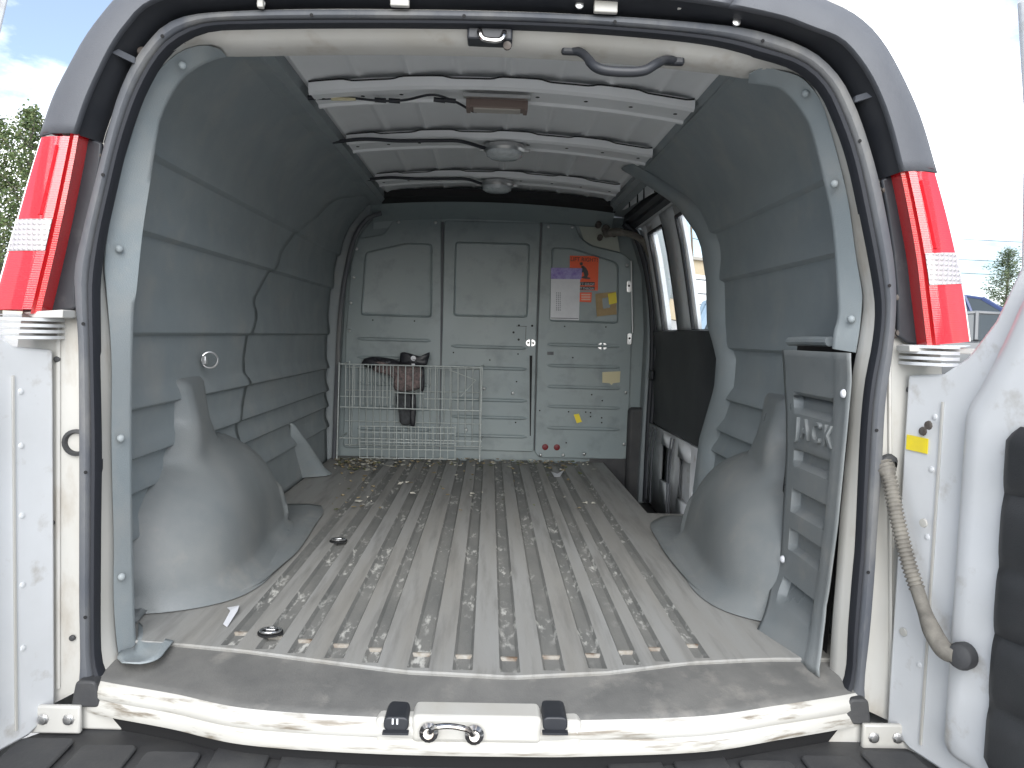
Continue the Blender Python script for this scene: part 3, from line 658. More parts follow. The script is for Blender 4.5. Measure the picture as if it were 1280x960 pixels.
MB().box(((a.x+b.x)/2, .73, 1.330), (.19,.02,.010)).build('lamp_bracket', M['steel'], o)
for s_ in (-1,1): MB().box(((a.x+b.x)/2+s_*.082, .775, 1.316), (.012,.058,.03)).build('lamp_end_cap', M['brown'], o, bevel=.002)
path = cr([(-.56,.775,1.315),(-.50,.775,1.318),(-.42,.77,1.322),(-.33,.765,1.316),(-.26,.77,1.322),(-.18,.73,1.328),(-.12,.76,1.322),(-.07,.80,1.308),(-.055,.80,1.305)], 50)
wr = MB().tube(path, .0035, 6).build('lamp_wire', M['seal2'], o)
for x in (-.53,-.33,-.29,-.16,-.13): MB().tube([(x-.016,.772 if x<-.2 else .745,1.320),(x+.016,.772 if x<-.2 else .75,1.319)], .007, 8).build('wire_connector', M['seal2'], o)
MB().tube([(-.47,.773,1.318),(-.40,.770,1.320)], .005, 8).build('wire_tape', M['beige'], o)

# ---- header latch striker and grab handle
a, b = at(585,36,y=.035), at(640,59,y=.035)
o = MB().box(((a.x+b.x)/2, .022, (a.z+b.z)/2), (abs(b.x-a.x), .044, abs(a.z-b.z))).build('upper_striker_pocket', M['black'], V, bevel=.004)
a, b = at(600,43,y=-.004), at(630,45,y=-.004)
MB().tube(cr([a+Vector((0,.01,.010)), a+Vector((0,-.012,0)), a+Vector((.008,-.016,-.014)), b+Vector((-.008,-.016,-.014)), b+Vector((0,-.012,0)), b+Vector((0,.01,.010))], 20), .0055, 8).build('striker_loop', M['chrome'], o)
MB().lathe(at(634,58,y=.0), (0,-1,0), [(.008,0),(.008,.006),(0,.007)], 10).build('bolt', M['rust'], o)
hp = [(708,62),(722,64),(732,70),(742,82),(756,88),(785,90),(806,88),(820,80),(832,75),(848,76)]
hy = [.05,.04,.025,.0,-.01,-.012,-.01,.0,.03,.05]
path = cr([at(u_, v_, y=y_) for (u_, v_), y_ in zip(hp, hy)], 40)
gh = MB().tube(path, [.0095 if 8 < i < 31 else .0085 for i in range(40)], 12).build('grab_handle', M['black'], V)
for p, q in ((705,60),(728,66)), ((824,74),(851,76)):
    pass
for u_, v_ in ((715,63),(842,76)):
    c = at(u_, v_, y=.045); MB().box(c, (.042,.016,.018)).build('handle_foot', M['black'], gh, bevel=.005)

# ================================================================== partition
PY = 2.60
def z5(zx, zy): return (400+zx/2.6667, 240+zy/2.6667)
def pp(zx, zy, dy=0): p = at(*z5(zx, zy), y=PY); p.y += dy; return p
PT = MB().box((0, PY+.035, .62), (1.72, .03, 1.34)).build('partition_backing', M['part'], V)
panels = [([(250,86),(404,92),(404,858),(78,852),(86,480),(108,178),(128,155),(212,142),(236,108)], [(150,200),(290,168),(376,172),(374,420),(135,412)], .06),
          ([(415,95),(735,104),(722,440),(712,866),(398,856),(408,440)], [(450,165),(701,172),(693,420),(444,415)], .02),
          ([(741,105),(850,109),(866,152),(900,180),(1010,206),(1036,228),(1040,400),(1024,884),(1010,890),(732,884),(716,868),(727,440)], [(770,185),(842,187),(985,232),(996,248),(994,440),(764,432)], .02)]
pans = []
for k, (outl_, rec, rr) in enumerate(panels):
    q = roundpoly([pp(*p) for p in outl_], .018, 4)
    dy = (0, -.004, -.010)[k]
    q = [p+Vector((0,dy,0)) for p in q]
    o = MB().prism(q, (0,.018,0)).build('partition_panel', M['part'], V, bevel=.004, segs=3); pans.append(o)
    rc = roundpoly([pp(*p) for p in rec], .022, 5); n = len(rc); cc = sum(rc, Vector())/n
    mbb = MB(); ins = [p+(cc-p).normalized()*.016 for p in rc]; ins2 = [p+(cc-p).normalized()*.008 for p in rc]
    def lift(L_, d): return [p+Vector((0, dy-d, 0)) for p in L_]
    mbb.grid([lift(rc,.0)[:], lift([p+(cc-p).normalized()*.004 for p in rc],.005), lift(ins2,.007), lift([p+(cc-p).normalized()*.013 for p in rc],.0015), lift(ins,.001)], closed=True); 
    mbb.add(lift(ins,.001), [tuple(range(n))]); mbb.build('pressed_panel', M['part'], o, ang=60)
def bead(pan, x0, x1, zy, dy, slope=.02, h=8):
    a = pp(x0, zy-(x1-x0)*slope/2, dy); b = pp(x1, zy+(x1-x0)*slope/2, dy); b.z = a.z
    n = 8; rows = []; hh = .0095; seg = [a.x+(b.x-a.x)*k/16 for k in range(17)]
    for q in range(n+1):
        th = math.pi*q/n; rows.append([Vector((x, a.y-.009*math.sin(th)*min(1, (.25+min(x-a.x, b.x-x)/.012)), a.z+hh*math.cos(th)*min(1, .35+min(x-a.x, b.x-x)/.010))) for x in seg])
    MB().grid(rows).build('pressed_bead', M['part'], pan, ang=50)
for zy in (491, 553, 640, 720, 790): bead(pans[0], 124, 370, zy, 0)
for zy in (516, 586, 692, 750, 812): bead(pans[1], 437, 690, zy, -.004)
for zy in (510, 580, 650, 716, 787): bead(pans[2], 757, 1000, zy, -.010)
# panel joints (channel posts), screws, holes, latches
for s_, zx in ((0, 409), (1, 737)):
    a, b = pp(zx if s_ == 0 else 738, 100, -.002), pp(zx-8 if s_ == 0 else 718, 862, -.002)
    MB().prism([a+Vector((-.006,0,0)), a+Vector((.006,0,0)), b+Vector((.006,0,0)), b+Vector((-.006,0,0))], (0,.02,0)).build('panel_joint', M['seal'], PT)
a, b = pp(703, 545, -.006), pp(701, 812, -.006)
MB().prism([a+Vector((-.007,0,0)), a+Vector((.007,0,0)), b+Vector((.002,0,0)), b+Vector((-.003,0,0))], (0,-.003,0)).build('door_gap', M['dark'], pans[1])
for zx, zy, k in ((262,100,0),(385,102,0),(122,190,0),(113,285,0),(103,370,0),(98,462,0),(761,117,2),(840,118,2),(1022,245,2),(1018,668,2),(1012,840,2),(735,876,2),(810,876,2),(880,872,2),(547,655,1),(487,793,1),(642,670,1)):
    screw(pp(zx, zy, (0,-.004,-.010)[k]), (0,-1,0), M['steel'], .0085, pans[k])
holes = [(663,445),(707,446),(645,468),(662,492),(445,535),(660,540),(655,632),(652,768),(566,560),(176,427),(315,430),(815,448),(952,450),(905,675),(940,695),(828,732),(885,733),(901,735),(901,748),(938,752),(938,768),(820,835),(732,728),(842,552),(200,492),(312,492),(600,588),(630,190),(652,335),(648,360),(555,300)]
for k, (zx, zy) in enumerate(holes):
    pan = pans[0] if zx < 405 else pans[1] if zx < 730 else pans[2]; dy = {0:0,1:-.004,2:-.010}[pans.index(pan)]
    r_ = .006 if k < 4 else .0042
    MB().lathe(pp(zx, zy, dy), (0,-1,0), [(r_,-.001),(r_,.0009),(0,.0009)], 8).build('bolt_hole', M['dark'], pan)
for zx, zy in ((750,849),(789,850)):
    MB().lathe(pp(zx, zy, -.010), (0,-1,0), [(.0165,-.001),(.0165,.003),(.013,.005),(0,.005)], 18).build('red_reflector', M['red'], pans[2])
a = pp(655,447,-.005); b = pp(685,447,-.005)
MB().box((pp(672,447).x, PY-.0045, a.z), (.055,.002,.002)).box((pp(686,470).x, PY-.0045, pp(686,470).z), (.002,.002,.07)).build('scribed_line', M['dark'], pans[1])
for zx, zy, k in ((702,503,1),(940,514,2),(1028,316,2),(1030,490,2)):
    c = pp(zx, zy, (0,-.004,-.010)[k]); 
    if zx < 1000:
        o = None
        for s_ in (-1, 1):
            pts = [c+Vector((s_*(.004+.022*math.sin(math.pi*q/10)), 0, .019*math.cos(math.pi*q/10))) for q in range(11)]
            o2 = MB().prism(pts, (0,-.006,0)).build('latch_plate', M['steel'], pans[k], bevel=.0015)
            MB().lathe(c+Vector((s_*.013,-.006,0)), (0,-1,0), [(.006,0),(.006,.0012),(0,.0012)], 10).build('latch_hole', M['dark'], o2)
    else:
        o2 = MB().prism(roundpoly([c+Vector((-.012,0,-.03)), c+Vector((.012,0,-.03)), c+Vector((.012,0,.03)), c+Vector((-.012,0,.03))], .01), (0,-.006,0)).build('latch_plate', M['steel'], pans[k], bevel=.0015)
        MB().lathe(c+Vector((0,-.006,.004)), (0,-1,0), [(.006,0),(.006,.0012),(0,.0012)], 10).build('latch_hole', M['dark'], o2)
# bright hinge strip on the right edge of the partition
a, b = pp(1036, 230, -.014), pp(1041, 470, -.014)
MB().tube([a, b], .005, 8).build('hinge_rod', M['steel'], pans[2])
# pillars either side of the partition
for pts in ([(-.86,-.02),(-.785,-.02),(-.772,.5),(-.755,.9),(-.69,1.15),(-.62,1.24),(-.62,1.34),(-.86,1.34)],):
    MB().prism([(x, 2.50, z) for x, z in pts], (0,.12,0)).build('front_pillar', M['liner'], V, bevel=.01)
path = cr([(-.775,2.47,0),(-.768,2.47,.4),(-.752,2.47,.8),(-.70,2.47,1.10),(-.63,2.47,1.22),(-.56,2.47,1.25)], 40)
MB().tube(path, .012, 8).build('pillar_seal', M['seal'], V)

# ---- right side: sliding door
def dx(z): return interp([(-.2,.875),(.68,.868),(.9,.83),(1.05,.80),(1.17,.770),(1.3,.72)], z)
Y0, YA, YB, YC, YD, Y1 = 1.30, 1.40, 1.72, 1.97, 2.28, 2.44
mb = MB(); zsd = [.66+.04*k for k in range(1, 16)]
def patch(y0, y1, z0, z1, n=6): mb.grid([[(dx(lerp(z0, z1, k/n)), y, lerp(z0, z1, k/n)) for k in range(n+1)] for y in (y0, (y0+y1)/2, y1)])
patch(Y0, YA, .66, 1.25); patch(YB, YC, .66, 1.25); patch(YD, Y1, .66, 1.25); patch(YA, YB, .66, .70, 2); patch(YA, YB, 1.17, 1.25, 2); patch(YC, YD, .66, .70, 2); patch(YC, YD, 1.165, 1.25, 2); patch(Y0, Y1, -.2, .66)
sdoor = mb.build('sliding_door', M['white'], V, solid=.035, off=0, ang=50)
for y0, y1 in ((YA, YB), (YC, YD)):
    z0, z1 = .70, 1.168
    mb = MB(); mb.grid([[(dx(lerp(z0, z1, k/8))+.008, y, lerp(z0, z1, k/8)) for k in range(9)] for y in (y0+.002, y1-.002)])
    w_ = mb.build('side_window', M['glass'], sdoor)
    path = [Vector((dx(z)-.016, y, z)) for y, z in [(y0, lerp(z0, z1, k/8)) for k in range(9)]+[(y1, lerp(z1, z0, k/8)) for k in range(9)]]
    MB().tube(path, .008, 8, closed=True).build('window_gasket', M['black'], sdoor)
# black inner trim of the sliding door
rows = []
for z in [.235,.24,.30,.40,.50,.60,.64,.68,.70,.705]:
    x = .842+.006*math.cos(z*20)-(.012 if z > .62 else 0); e = .02 if z in (.235,.705) else 0
    rows.append([(x+.02+e, 1.34, z), (x+e, 1.36, z), (x-.006+e, 1.6, z), (x+e, 1.9, z), (x-.006+e, 2.2, z), (x+e, 2.46, z), (x+.02+e, 2.49, z)])
dt = MB().grid(rows).build('sliding_door_trim', M['doortrim'], sdoor, ang=50)
MB().box((.825,2.42,.48), (.02,.06,.05)).build('door_pull', M['black'], sdoor, bevel=.008)
# bare white metal below the trim with openings
mb = MB(); X = .835
def quad(y0, y1, z0, z1): mb.add([(X,y0,z0),(X,y1,z0),(X,y1,z1),(X,y0,z1)], [(0,1,2,3)])
quad(1.35,1.62,-.16,.235); quad(1.62,1.80,.16,.235); quad(1.62,1.80,-.16,-.02); quad(1.80,1.95,-.16,.235); quad(1.95,2.14,.17,.235); quad(1.95,2.14,-.16,.0); quad(2.14,2.42,-.16,.235)
im = mb.build('inner_door_metal', M['white'], sdoor, solid=.02, off=0)
MB().box((.865,1.9,.03), (.01,1.0,.38)).build('door_cavity', M['dark'], sdoor)
for k, (ya, yb) in enumerate(((1.84,1.86),(1.89,1.90),(2.20,2.26),(2.28,2.36))):
    MB().tube(cr([(.815,ya,.23),(.808,(ya+yb)/2+.01,.1),(.812,yb,-.14)], 14), .0035, 6).build('door_cable', M['trim'], sdoor)
# door track, perforated bracket above, rear pillar
tr = MB(); rows = []
for y in (1.35,1.7,2.1,2.5):
    z = 1.235; x = .70; rows.append([(x-.03,y,z+.05),(x-.035,y,z+.012),(x-.01,y,z+.004),(x-.01,y,z-.012),(x+.03,y,z-.016),(x+.03,y,z+.004),(x+.08,y,z-.01)])
tr.grid(rows).build('door_track', M['black'], V)
a = [at(768,268,x=.64), at(830,232,x=.64), at(821,210,x=.635), at(800,222,x=.635), at(778,246,x=.64)]
pbk = MB().prism(a, (.012,0,0)).build('slotted_bracket', M['roof'], V, bevel=.002)
for u_, v_ in ((787,252),(797,246),(805,241),(819,232)):
    p = at(u_, v_, x=.6385); MB().box(p, (.003,.022,.05)).build('bracket_slot', M['dark'], pbk)
path = cr([at(757,292,y=2.52), at(775,290,y=2.45), at(800,298,y=2.40), at(812,316,y=2.38), at(820,332,y=2.37)], 20)
rl = MB().tube(path, [.022]*6+[.017]*14, 8).build('door_roller_arm', M['boot'], V)
for u_, v_, r_ in ((748,281,.016),(757,286,.02),(768,292,.016),(750,297,.014)):
    MB().lathe(at(u_, v_, y=2.50), (0,-1,.2), [(0,-.012),(r_,-.012),(r_,.012),(r_*.6,.018),(0,.018)], 12).build('roller', M['rust'], rl)
pts = [at(724,283,y=2.585), at(770,285,y=2.585), at(775,315,y=2.585), at(742,307,y=2.585), at(730,300,y=2.585)]
MB().prism(pts, (0,.004,0)).build('corner_plate', mat('primer_paint', (.40,.42,.36), .5), V)
MB().prism([(x, 2.50, z) for x, z in [(.80,-.2),(.885,-.2),(.885,1.2),(.76,1.25),(.72,1.2),(.79,1.0),(.815,.7),(.81,.3)]], (0,.12,0)).build('front_pillar', M['liner'], V, bevel=.012)
for off_, r_ in ((0,.014),(.035,.012)):
    path = cr([(.83+off_*.3,2.47-off_,-.18),(.832+off_*.3,2.47-off_,.2),(.835+off_*.3,2.47-off_,.65),(.80+off_*.3,2.47-off_,.95),(.735+off_*.3,2.47-off_,1.16),(.66,2.46-off_,1.235)], 40)
    MB().tube(path, r_, 8).build('door_seal', M['seal2'], V)
MB().box((.80,2.57,.05), (.12,.05,.5)).build('pillar_foot', M['blackr'], V, bevel=.02)

# ================================================================== rear doors
def rear_door(s_, H, ang, post):
    dv = Vector((s_*math.sin(ang), -math.cos(ang), 0)); nv = Vector((-s_*math.cos(ang), -math.sin(ang), 0)); H = Vector(H)
    def W(t, s, z): return H+dv*t+nv*s+Vector((0,0,z-H.z))
    mb = MB()
    def slab(poly, s0, s1): mb.prism([W(t, s0, z) for t, z in poly], nv*(s1-s0))
    slab([(0,-.10),(0,.605),(.08,.612),(.13,.645),(.18,.71),(.22,.80),(.78,.80),(.78,-.14),(.06,-.125)], -.06, 0)
    slab([(.22,.80)]+post+[(post[1][0]+.07,1.25),(post[0][0]+.065,post[0][1]),(.285,.80)], -.06, 0)
    slab([post[1],(post[1][0]+.06,1.33),(.72,1.35),(.76,1.25)], -.06, 0); slab([(.72,.80),(.70,1.25),(.76,1.25),(.78,.80)], -.06, 0)
    d = mb.build('rear_door', M['white'], V, bevel=.006)
    # raised inner box
    poly = roundpoly([Vector((.145,-.085,0)), Vector((.145,.565,0)), Vector((.175,.615,0)), Vector((.215,.70,0)), Vector((.25,.79,0)), Vector((.76,.79,0)), Vector((.76,-.085,0))], .03)
    n = len(poly); cc = Vector((.42,.35,0))
    rows = []
    for ins, s in ((0,0),(.006,.012),(.014,.028),(.026,.036),(.05,.038)):
        rows.append([W(p.x+(ins if p.x < .4 else -ins), s, p.y+(-ins if p.y > .3 else ins)) for p in poly])
    mb = MB(); mb.grid(rows, closed=True); mb.add(rows[-1], [tuple(range(n))]); ib = mb.build('inner_panel', M['white'], d, ang=50)
    # black trim with padded ribs
    rows = []; zz = [-.05+.0125*k for k in range(48)]
    for z in zz:
        ph = (z+.05)/.118; q = ph-math.floor(ph); bulge = .020*(max(0, 1-abs(2*q-1)**4)) if .04 < z < .50 else .02
        e = min(1, min(z+.05, .5375-z)/.02)
        rows.append([W(.25+.02*(1-e), .036, z), W(.258+.02*(1-e), .048+bulge*.3*e, z), W(.28, .052+bulge*e, z), W(.45, .052+bulge*e, z), W(.70, .052+bulge*e, z), W(.725, .036, z)])
    MB().grid(rows).build('door_trim_pad', M['doortrim'], d, ang=40)
    # window glass
    MB().add([W(.27,-.03,.81), W(.71,-.03,.81), W(.70,-.03,1.25), W(post[1][0]+.06,-.03,1.25)], [(0,1,2,3)]).build('door_window', M['glass'], d)
    # hinge stacks
    for zc in (.642,):
        for k in range(4): MB().prism(roundpoly([W(-.045,-.05,zc-.016+.011*k), W(.075,-.055,zc-.016+.011*k), W(.095,.01,zc-.016+.011*k), W(.03,.025,zc-.016+.011*k), W(-.035,.0,zc-.016+.011*k)], .02), (0,0,.006)).build('hinge_leaf', M['white'], d)
    # low hinge bracket
    c = at(70 if s_ < 0 else 1107, 899 if s_ < 0 else 922, y=-.05)
    hb = MB().box(c+Vector((s_*.01,.006,-.002)), (.11,.012,.055)).build('hinge_bracket', M['cream'], d, bevel=.004)
    for k in (-1, 1): MB().lathe(c+Vector((k*.024,-.0,0)), (0,-1,0), [(.011,0),(.011,.002),(.0075,.003),(.0075,.008),(0,.009)], 8).build('bolt', M['steel'], hb)
    # flange seam line, dimples and bolts on the hinge side strip
    MB().prism([W(.085,.001,-.10), W(.089,.001,-.10), W(.089,.001,.56), W(.085,.001,.56)], nv*.003).build('seam_sealer', M['cream'], d)
    for z in (.05,.17,.30,.43,.53):
        MB().lathe(W(.07,0,z), nv, [(.006,0),(.005,.002),(.002,.003),(0,.003)], 10).build('spot_dimple', M['white'], d)
    return d, W, nv
LD, LW, lnv = rear_door(-1, (-.826,-.012,0), math.radians(20), [(.118,1.08),(.078,1.25)])
RD, RW, rnv = rear_door(1, (.826,-.012,0), math.radians(18), [(.205,1.05),(.187,1.25)])
MB().prism([RW(.010,.0015,.46), RW(.060,.0015,.458), RW(.060,.0015,.487), RW(.010,.0015,.489)], rnv*.0015).build('yellow_tape', M['yellow'], RD)
MB().lathe(LW(.20,.038,.12), lnv, [(.026,0),(.026,.003),(.020,.004),(.020,.001),(0,.001)], 20).build('rubber_plug', M['blackr'], LD)
for z, t in ((.50,.046),(.515,.075),(.33,.078),(.20,.05),(.10,.03)):
    MB().lathe(RW(t, .001 if t < .07 else .02, z), rnv, [(.009,0),(.008,.003),(0,.004)], 10).build('rust_spot', M['rust'] if z > .4 else M['cream'], RD)
# bolts and plugs on the body pillars, grommet, folded lip
for p in ((72,449),(65,653),(60,857),(1136,487),(1152,716),(1178,762),(91,797)):
    MB().lathe(at(*p, y=.002 if p[0] < 1140 else -.02), (0,-1,0), [(.006,0),(.006,.004),(.003,.006),(0,.006)], 10).build('body_plug', M['blackr'], V)
gr = at(96,553,y=.004); o = MB().lathe(gr, (0,-1,0), [(.026,0),(.026,.006),(.020,.008),(.018,.004),(.018,-.004),(0,-.004)], 24).build('drain_grommet', M['blackr'], V)
for s_, u0, u1 in ((-1,73,77),(1,1112,1116)):
    a, b = at(u0, 405 if s_ < 0 else 445, y=.002), at(u0 if s_ < 0 else u0+2, 860 if s_ < 0 else 885, y=.002)
    MB().tube([a, a.lerp(b,.5), b], .004, 6).build('pillar_seam', M['cream'], V)
# wiring boot between body and right door
path = cr([at(1104,578,y=-.005), at(1112,600,y=-.03), at(1122,650,y=-.06), at(1136,705,y=-.085), at(1147,738,y=-.10)], 130)
boot = MB().tube(path, [.0115+(.0032 if (i//2) % 2 else 0)+(.004 if i < 14 else 0) for i in range(130)], 12).build('wiring_boot', M['boot'], V, ang=60)
path = cr([at(1146,735,y=-.10), at(1155,762,y=-.13), at(1166,790,y=-.165), at(1180,812,y=-.197), at(1196,819,y=-.218)], 30)
MB().tube(path, [.0125+.004*smooth((i-8)/10) for i in range(30)], 14).build('boot_elbow', M['boot'], boot)
MB().lathe(at(1203,820,y=-.222), (-.80,-.55,.1), [(.022,-.03),(.024,.004),(.020,.014),(.010,.018),(0,.018)], 20).build('boot_plug', M['blackr'], boot)
MB().lathe(at(1106,580,y=.0), (.3,-1,-.4), [(.024,0),(.024,.008),(.016,.016)], 16).build('boot_collar', M['blackr'], boot)

# ================================================================== things in the bay
def zc(zx, zy): return (410+zx/5.818, 420+zy/5.818)
CY = 2.43
cage = empty('wire_crate', (-.388, CY+.09, 0.002), 'grey folding wire crate with many thin bars standing against the partition', 'crate')
unit = {}
def wire(a, b, r_=.0022):
    a, b = Vector(a), Vector(b); k = round(r_, 4)
    if k not in unit:
        m_ = MB().tube([(0,0,0),(0,0,1)], r_, 6); me = bpy.data.meshes.new('wire'); me.from_pydata(m_.v, [], m_.f); me.materials.append(M['wire'])
        for p in me.polygons: p.use_smooth = len(p.vertices) == 4
        unit[k] = me
    o = bpy.data.objects.new('wire', unit[k]); C.objects.link(o); o.parent = cage; d = b-a
    o.location = a-Vector(cage.location); o.rotation_mode = 'QUATERNION'; o.rotation_quaternion = d.to_track_quat('Z', 'Y'); o.scale = (1,1,d.length); return o
def cp(zx, zy, dy=0):
    p = at(*zc(zx, zy), y=CY); return Vector((p.x, CY+dy, max(p.z, .004)))
wire(cp(82,190), cp(64,895), .004); wire(cp(1122,222), cp(1102,915), .004)
wire(cp(118,190,.15), cp(118,830,.15), .004); wire(cp(1110,225,.15), cp(1098,830,.15), .0035)
for zy0, zy1, dy, r_ in ((203,228,0,.0035),(236,248,.15,.003),(408,428,.15,.0025),(515,545,0,.0035),(740,768,0,.003),(640,665,.15,.0025),(820,835,.15,.003)):
    wire(cp(85,zy0,dy), cp(1118,zy1,dy), r_)
wire(cp(85,438), cp(445,446), .0025); wire(cp(700,456), cp(1090,462), .0025); wire(cp(480,410), cp(700,422), .003)
for k in range(19):
    zx = 140+k*53.5; wire(cp(zx, 238+k*.6, .148), cp(zx-6, 825, .148), .0021)
for k in range(19):
    zx = 128+k*54.5; wire(cp(zx, 208+k*1.2, .003), cp(zx-4, 520+k*1.4, .003), .0026)
for zx in (170,232,292,350,405,450): wire(cp(zx+22,212,.01), cp(zx+20,500,.01), .002)
for zy in (652,695,765,815,880): wire(cp(232,zy,-.02), cp(932,zy+12,-.02), .0026)
for k in range(14):
    zx = 236+k*53; wire(cp(zx,652,-.02), cp(zx,880+k*.7,-.02), .0022)
wire(cp(880,245,-.006), cp(1075,320,-.006), .002); wire(cp(1075,320,-.006), cp(965,440,-.006), .002)
for zx0, zy0 in ((85,208),(1118,228),(85,740),(1110,765)): wire(cp(zx0,zy0), cp(zx0+12,zy0-8,.15), .003)

bag = empty('cloth_bag', (-.37, 2.545, .0), 'black and mottled pinkish cloth bag with dangling straps slumped behind the wire crate', 'bag')
M['mottle'] = mat('mottled_cloth', (.26,.19,.18), .9, (.09,.085,.085), 60, bump=.6, bscale=90)
M['nylon'] = mat('black_nylon', (.016,.017,.021), .45, (.03,.03,.036), 20, bump=.4, bscale=60)
M['greycloth'] = mat('dark_grey_cloth', (.07,.075,.08), .85, (.04,.042,.045), 30, bump=.5, bscale=70)
def bp(zx, zy, dy=0): p = at(*zc(zx, zy), y=2.52); return Vector((p.x, 2.52+dy, p.z))
def cushion(outline, th, nm, mt, dy=0, par=bag):
    pts = cr([bp(*p, dy) for p in outline]+[bp(*outline[0], dy)], 40)[:-1]; c = sum(pts, Vector())/len(pts); rows = []
    for f_, k in ((1,0),(.96,-.45),(.8,-.8),(.5,-1),(.15,-1.05)): rows.append([c.lerp(p, f_)+Vector((0, k*th*(1+.25*math.sin(i*1.3+f_*7)), 0)) for i, p in enumerate(pts)])
    mb = MB(); mb.grid(rows, closed=True); mb.add(rows[-1], [tuple(range(len(pts)))])
    rows2 = [rows[0], [c.lerp(p, .8)+Vector((0,.5*th,0)) for p in pts]]; mb.grid(rows2, closed=True); mb.add(rows2[-1], [tuple(range(len(pts)))])
    return mb.build(nm, mt, par, ang=80)
cushion([(240,200),(265,165),(330,150),(420,158),(500,175),(540,200),(560,240),(420,240),(300,235)], .035, 'bag_top', M['nylon'], .005)
cushion([(315,180),(400,172),(490,200),(560,210),(680,225),(690,330),(660,385),(540,405),(480,380),(470,300),(330,250)], .035, 'bag_body', M['mottle'], -.005)
cushion([(500,420),(600,415),(640,470),(620,560),(600,640),(530,640),(515,560),(495,480)], .02, 'hanging_sleeve', M['greycloth'], .0)
cushion([(602,420),(640,420),(636,640),(600,640)], .012, 'strap', M['nylon'], -.018)
cushion([(672,230),(700,232),(700,385),(672,385)], .012, 'strap', M['nylon'], -.01)
fp = cushion([(530,125),(560,115),(640,138),(690,145),(742,115),(735,170),(715,215),(640,212),(560,205),(528,190)], .02, 'bag_flap', M['nylon'], -.03)
c = bp(628,160,-.053); MB().lathe(c, (0,-1,0), [(.013,0),(.013,.001),(0,.001)], 16).build('flap_emblem', M['paper'], fp).scale = (1,1,1)
MB().box(bp(628,208,-.056), (.018,.003,.014)).build('flap_tag', M['paper'], fp)

# signs and papers on the partition
DYR = -.0125
def flat(pts, name, mt, label, cat, dy=DYR, th=.0015, par=None):
    q = [pp(*p, dy) for p in pts]; o = MB().prism(q, (0,-th,0)).build(name, mt, par, flat=True)
    if label: tag(o, label, cat)
    return o
sg = flat([(832,213),(928,215),(925,329),(831,327)], 'safety_sign', M['orange'], 'orange lifting safety sign with black figure and lettering on partition', 'sign')
X_, Z_ = (1,0,0), (0,0,1)
def sgn(zx, zy, dy=DYR-.0018): return pp(zx, zy, dy)
def lettering(body, x0, x1, zt_, zb, mt, nm='sign_lettering'):
    a = sgn(x0, zb); b = sgn(x1, zb); c = sgn(x0, zt_); return text_obj(body, .1, nm, mt, sg, a, (1,0,0), (0,0,1), .0004, b.x-a.x, c.z-a.z)
lettering('LIFT RIGHT!', 835, 924, 218, 231, M['ink'])
for zt_, zb in ((300,312),(315,327)):
    q = [sgn(840,zt_), sgn(915,zt_+1), sgn(914,zb), sgn(840,zb)]; MB().prism(q, (0,-.0004,0)).build('black_band', M['ink'], sg, flat=True)
def wl_(body, x0, x1, zt_, zb):
    a = pp(x0, zb, DYR-.0026); b = pp(x1, zb, DYR-.0026); c = pp(x0, zt_, DYR-.0026); text_obj(body, .1, 'sign_lettering', M['paper'], sg, a, (1,0,0), (0,0,1), .0003, b.x-a.x, c.z-a.z)
wl_("DON'T DROP", 842, 913, 302, 310); wl_("DON'T THROW", 842, 912, 317, 325)
fig = [(870,246),(878,247),(886,254),(892,264),(894,276),(890,284),(900,287),(898,291),(884,290),(872,287),(871,284),(880,280),(877,268),(866,272),(862,279),(859,277),(864,266),(870,257)]
MB().prism([sgn(*p) for p in fig], (0,-.0004,0)).build('lifting_figure', M['ink'], sg, flat=True)
MB().lathe(sgn(870,240), (0,-1,0), [(.0085,0),(.0085,.0006),(0,.0006)], 14).build('figure_head', M['ink'], sg)
MB().prism([sgn(*p) for p in ((852,279),(862,279),(862,288),(852,288))], (0,-.0004,0)).build('lifted_box', M['ink'], sg, flat=True)
st2 = flat([(863,335),(905,335),(903,368),(862,366)], 'warning_sticker', M['orange'], 'small orange warning sticker below the lifting sign', 'sticker')
for k in range(3):
    q = [sgn(870,340+k*8), sgn(900,340+k*8), sgn(900,345+k*8), sgn(870,345+k*8)]; MB().prism(q, (0,-.0004,0)).build('sticker_print', mat('pale_print', (.8,.45,.35), .5), st2, flat=True)
po = flat([(769,290),(866,291),(862,428),(767,425)], 'document_pouch', M['paper'], 'white paper sheet in clear pouch with purple top band on partition', 'pouch', DYR-.004)
q = [pp(769,253,DYR-.004), pp(873,255,DYR-.004), pp(870,292,DYR-.004), pp(769,290.5,DYR-.004)]; MB().prism(q, (0,-.0015,0)).build('purple_band', M['purple'], po, flat=True)
mb = MB(); rnd = random.Random(3)
for k in range(3):
    for j in range(9):
        x = 786+k*6; y0 = 335+j*7; mb.prism([pp(x,y0,DYR-.0058), pp(x+3,y0,DYR-.0058), pp(x+3,y0+rnd.uniform(3,6),DYR-.0058), pp(x,y0+5,DYR-.0058)], (0,-.0003,0))
mb.build('printed_line', mat('grey_print', (.30,.31,.34), .6), po, flat=True)
q = [pp(769,419,DYR-.0058), pp(860,421,DYR-.0058), pp(860,423,DYR-.0058), pp(769,421.5,DYR-.0058)]; MB().prism(q, (0,-.0003,0)).build('pouch_seam', M['trim'], po, flat=True)
mb = MB(); oo = [(916,340),(985,332),(987,408),(922,415)]; ii = [(939,355),(965,350),(967,385),(942,390)]
A = [pp(*p, DYR) for p in oo]; B = [pp(*p, DYR) for p in ii]; A2 = [p+Vector((0,-.004,0)) for p in A]; B2 = [p+Vector((0,-.004,0)) for p in B]
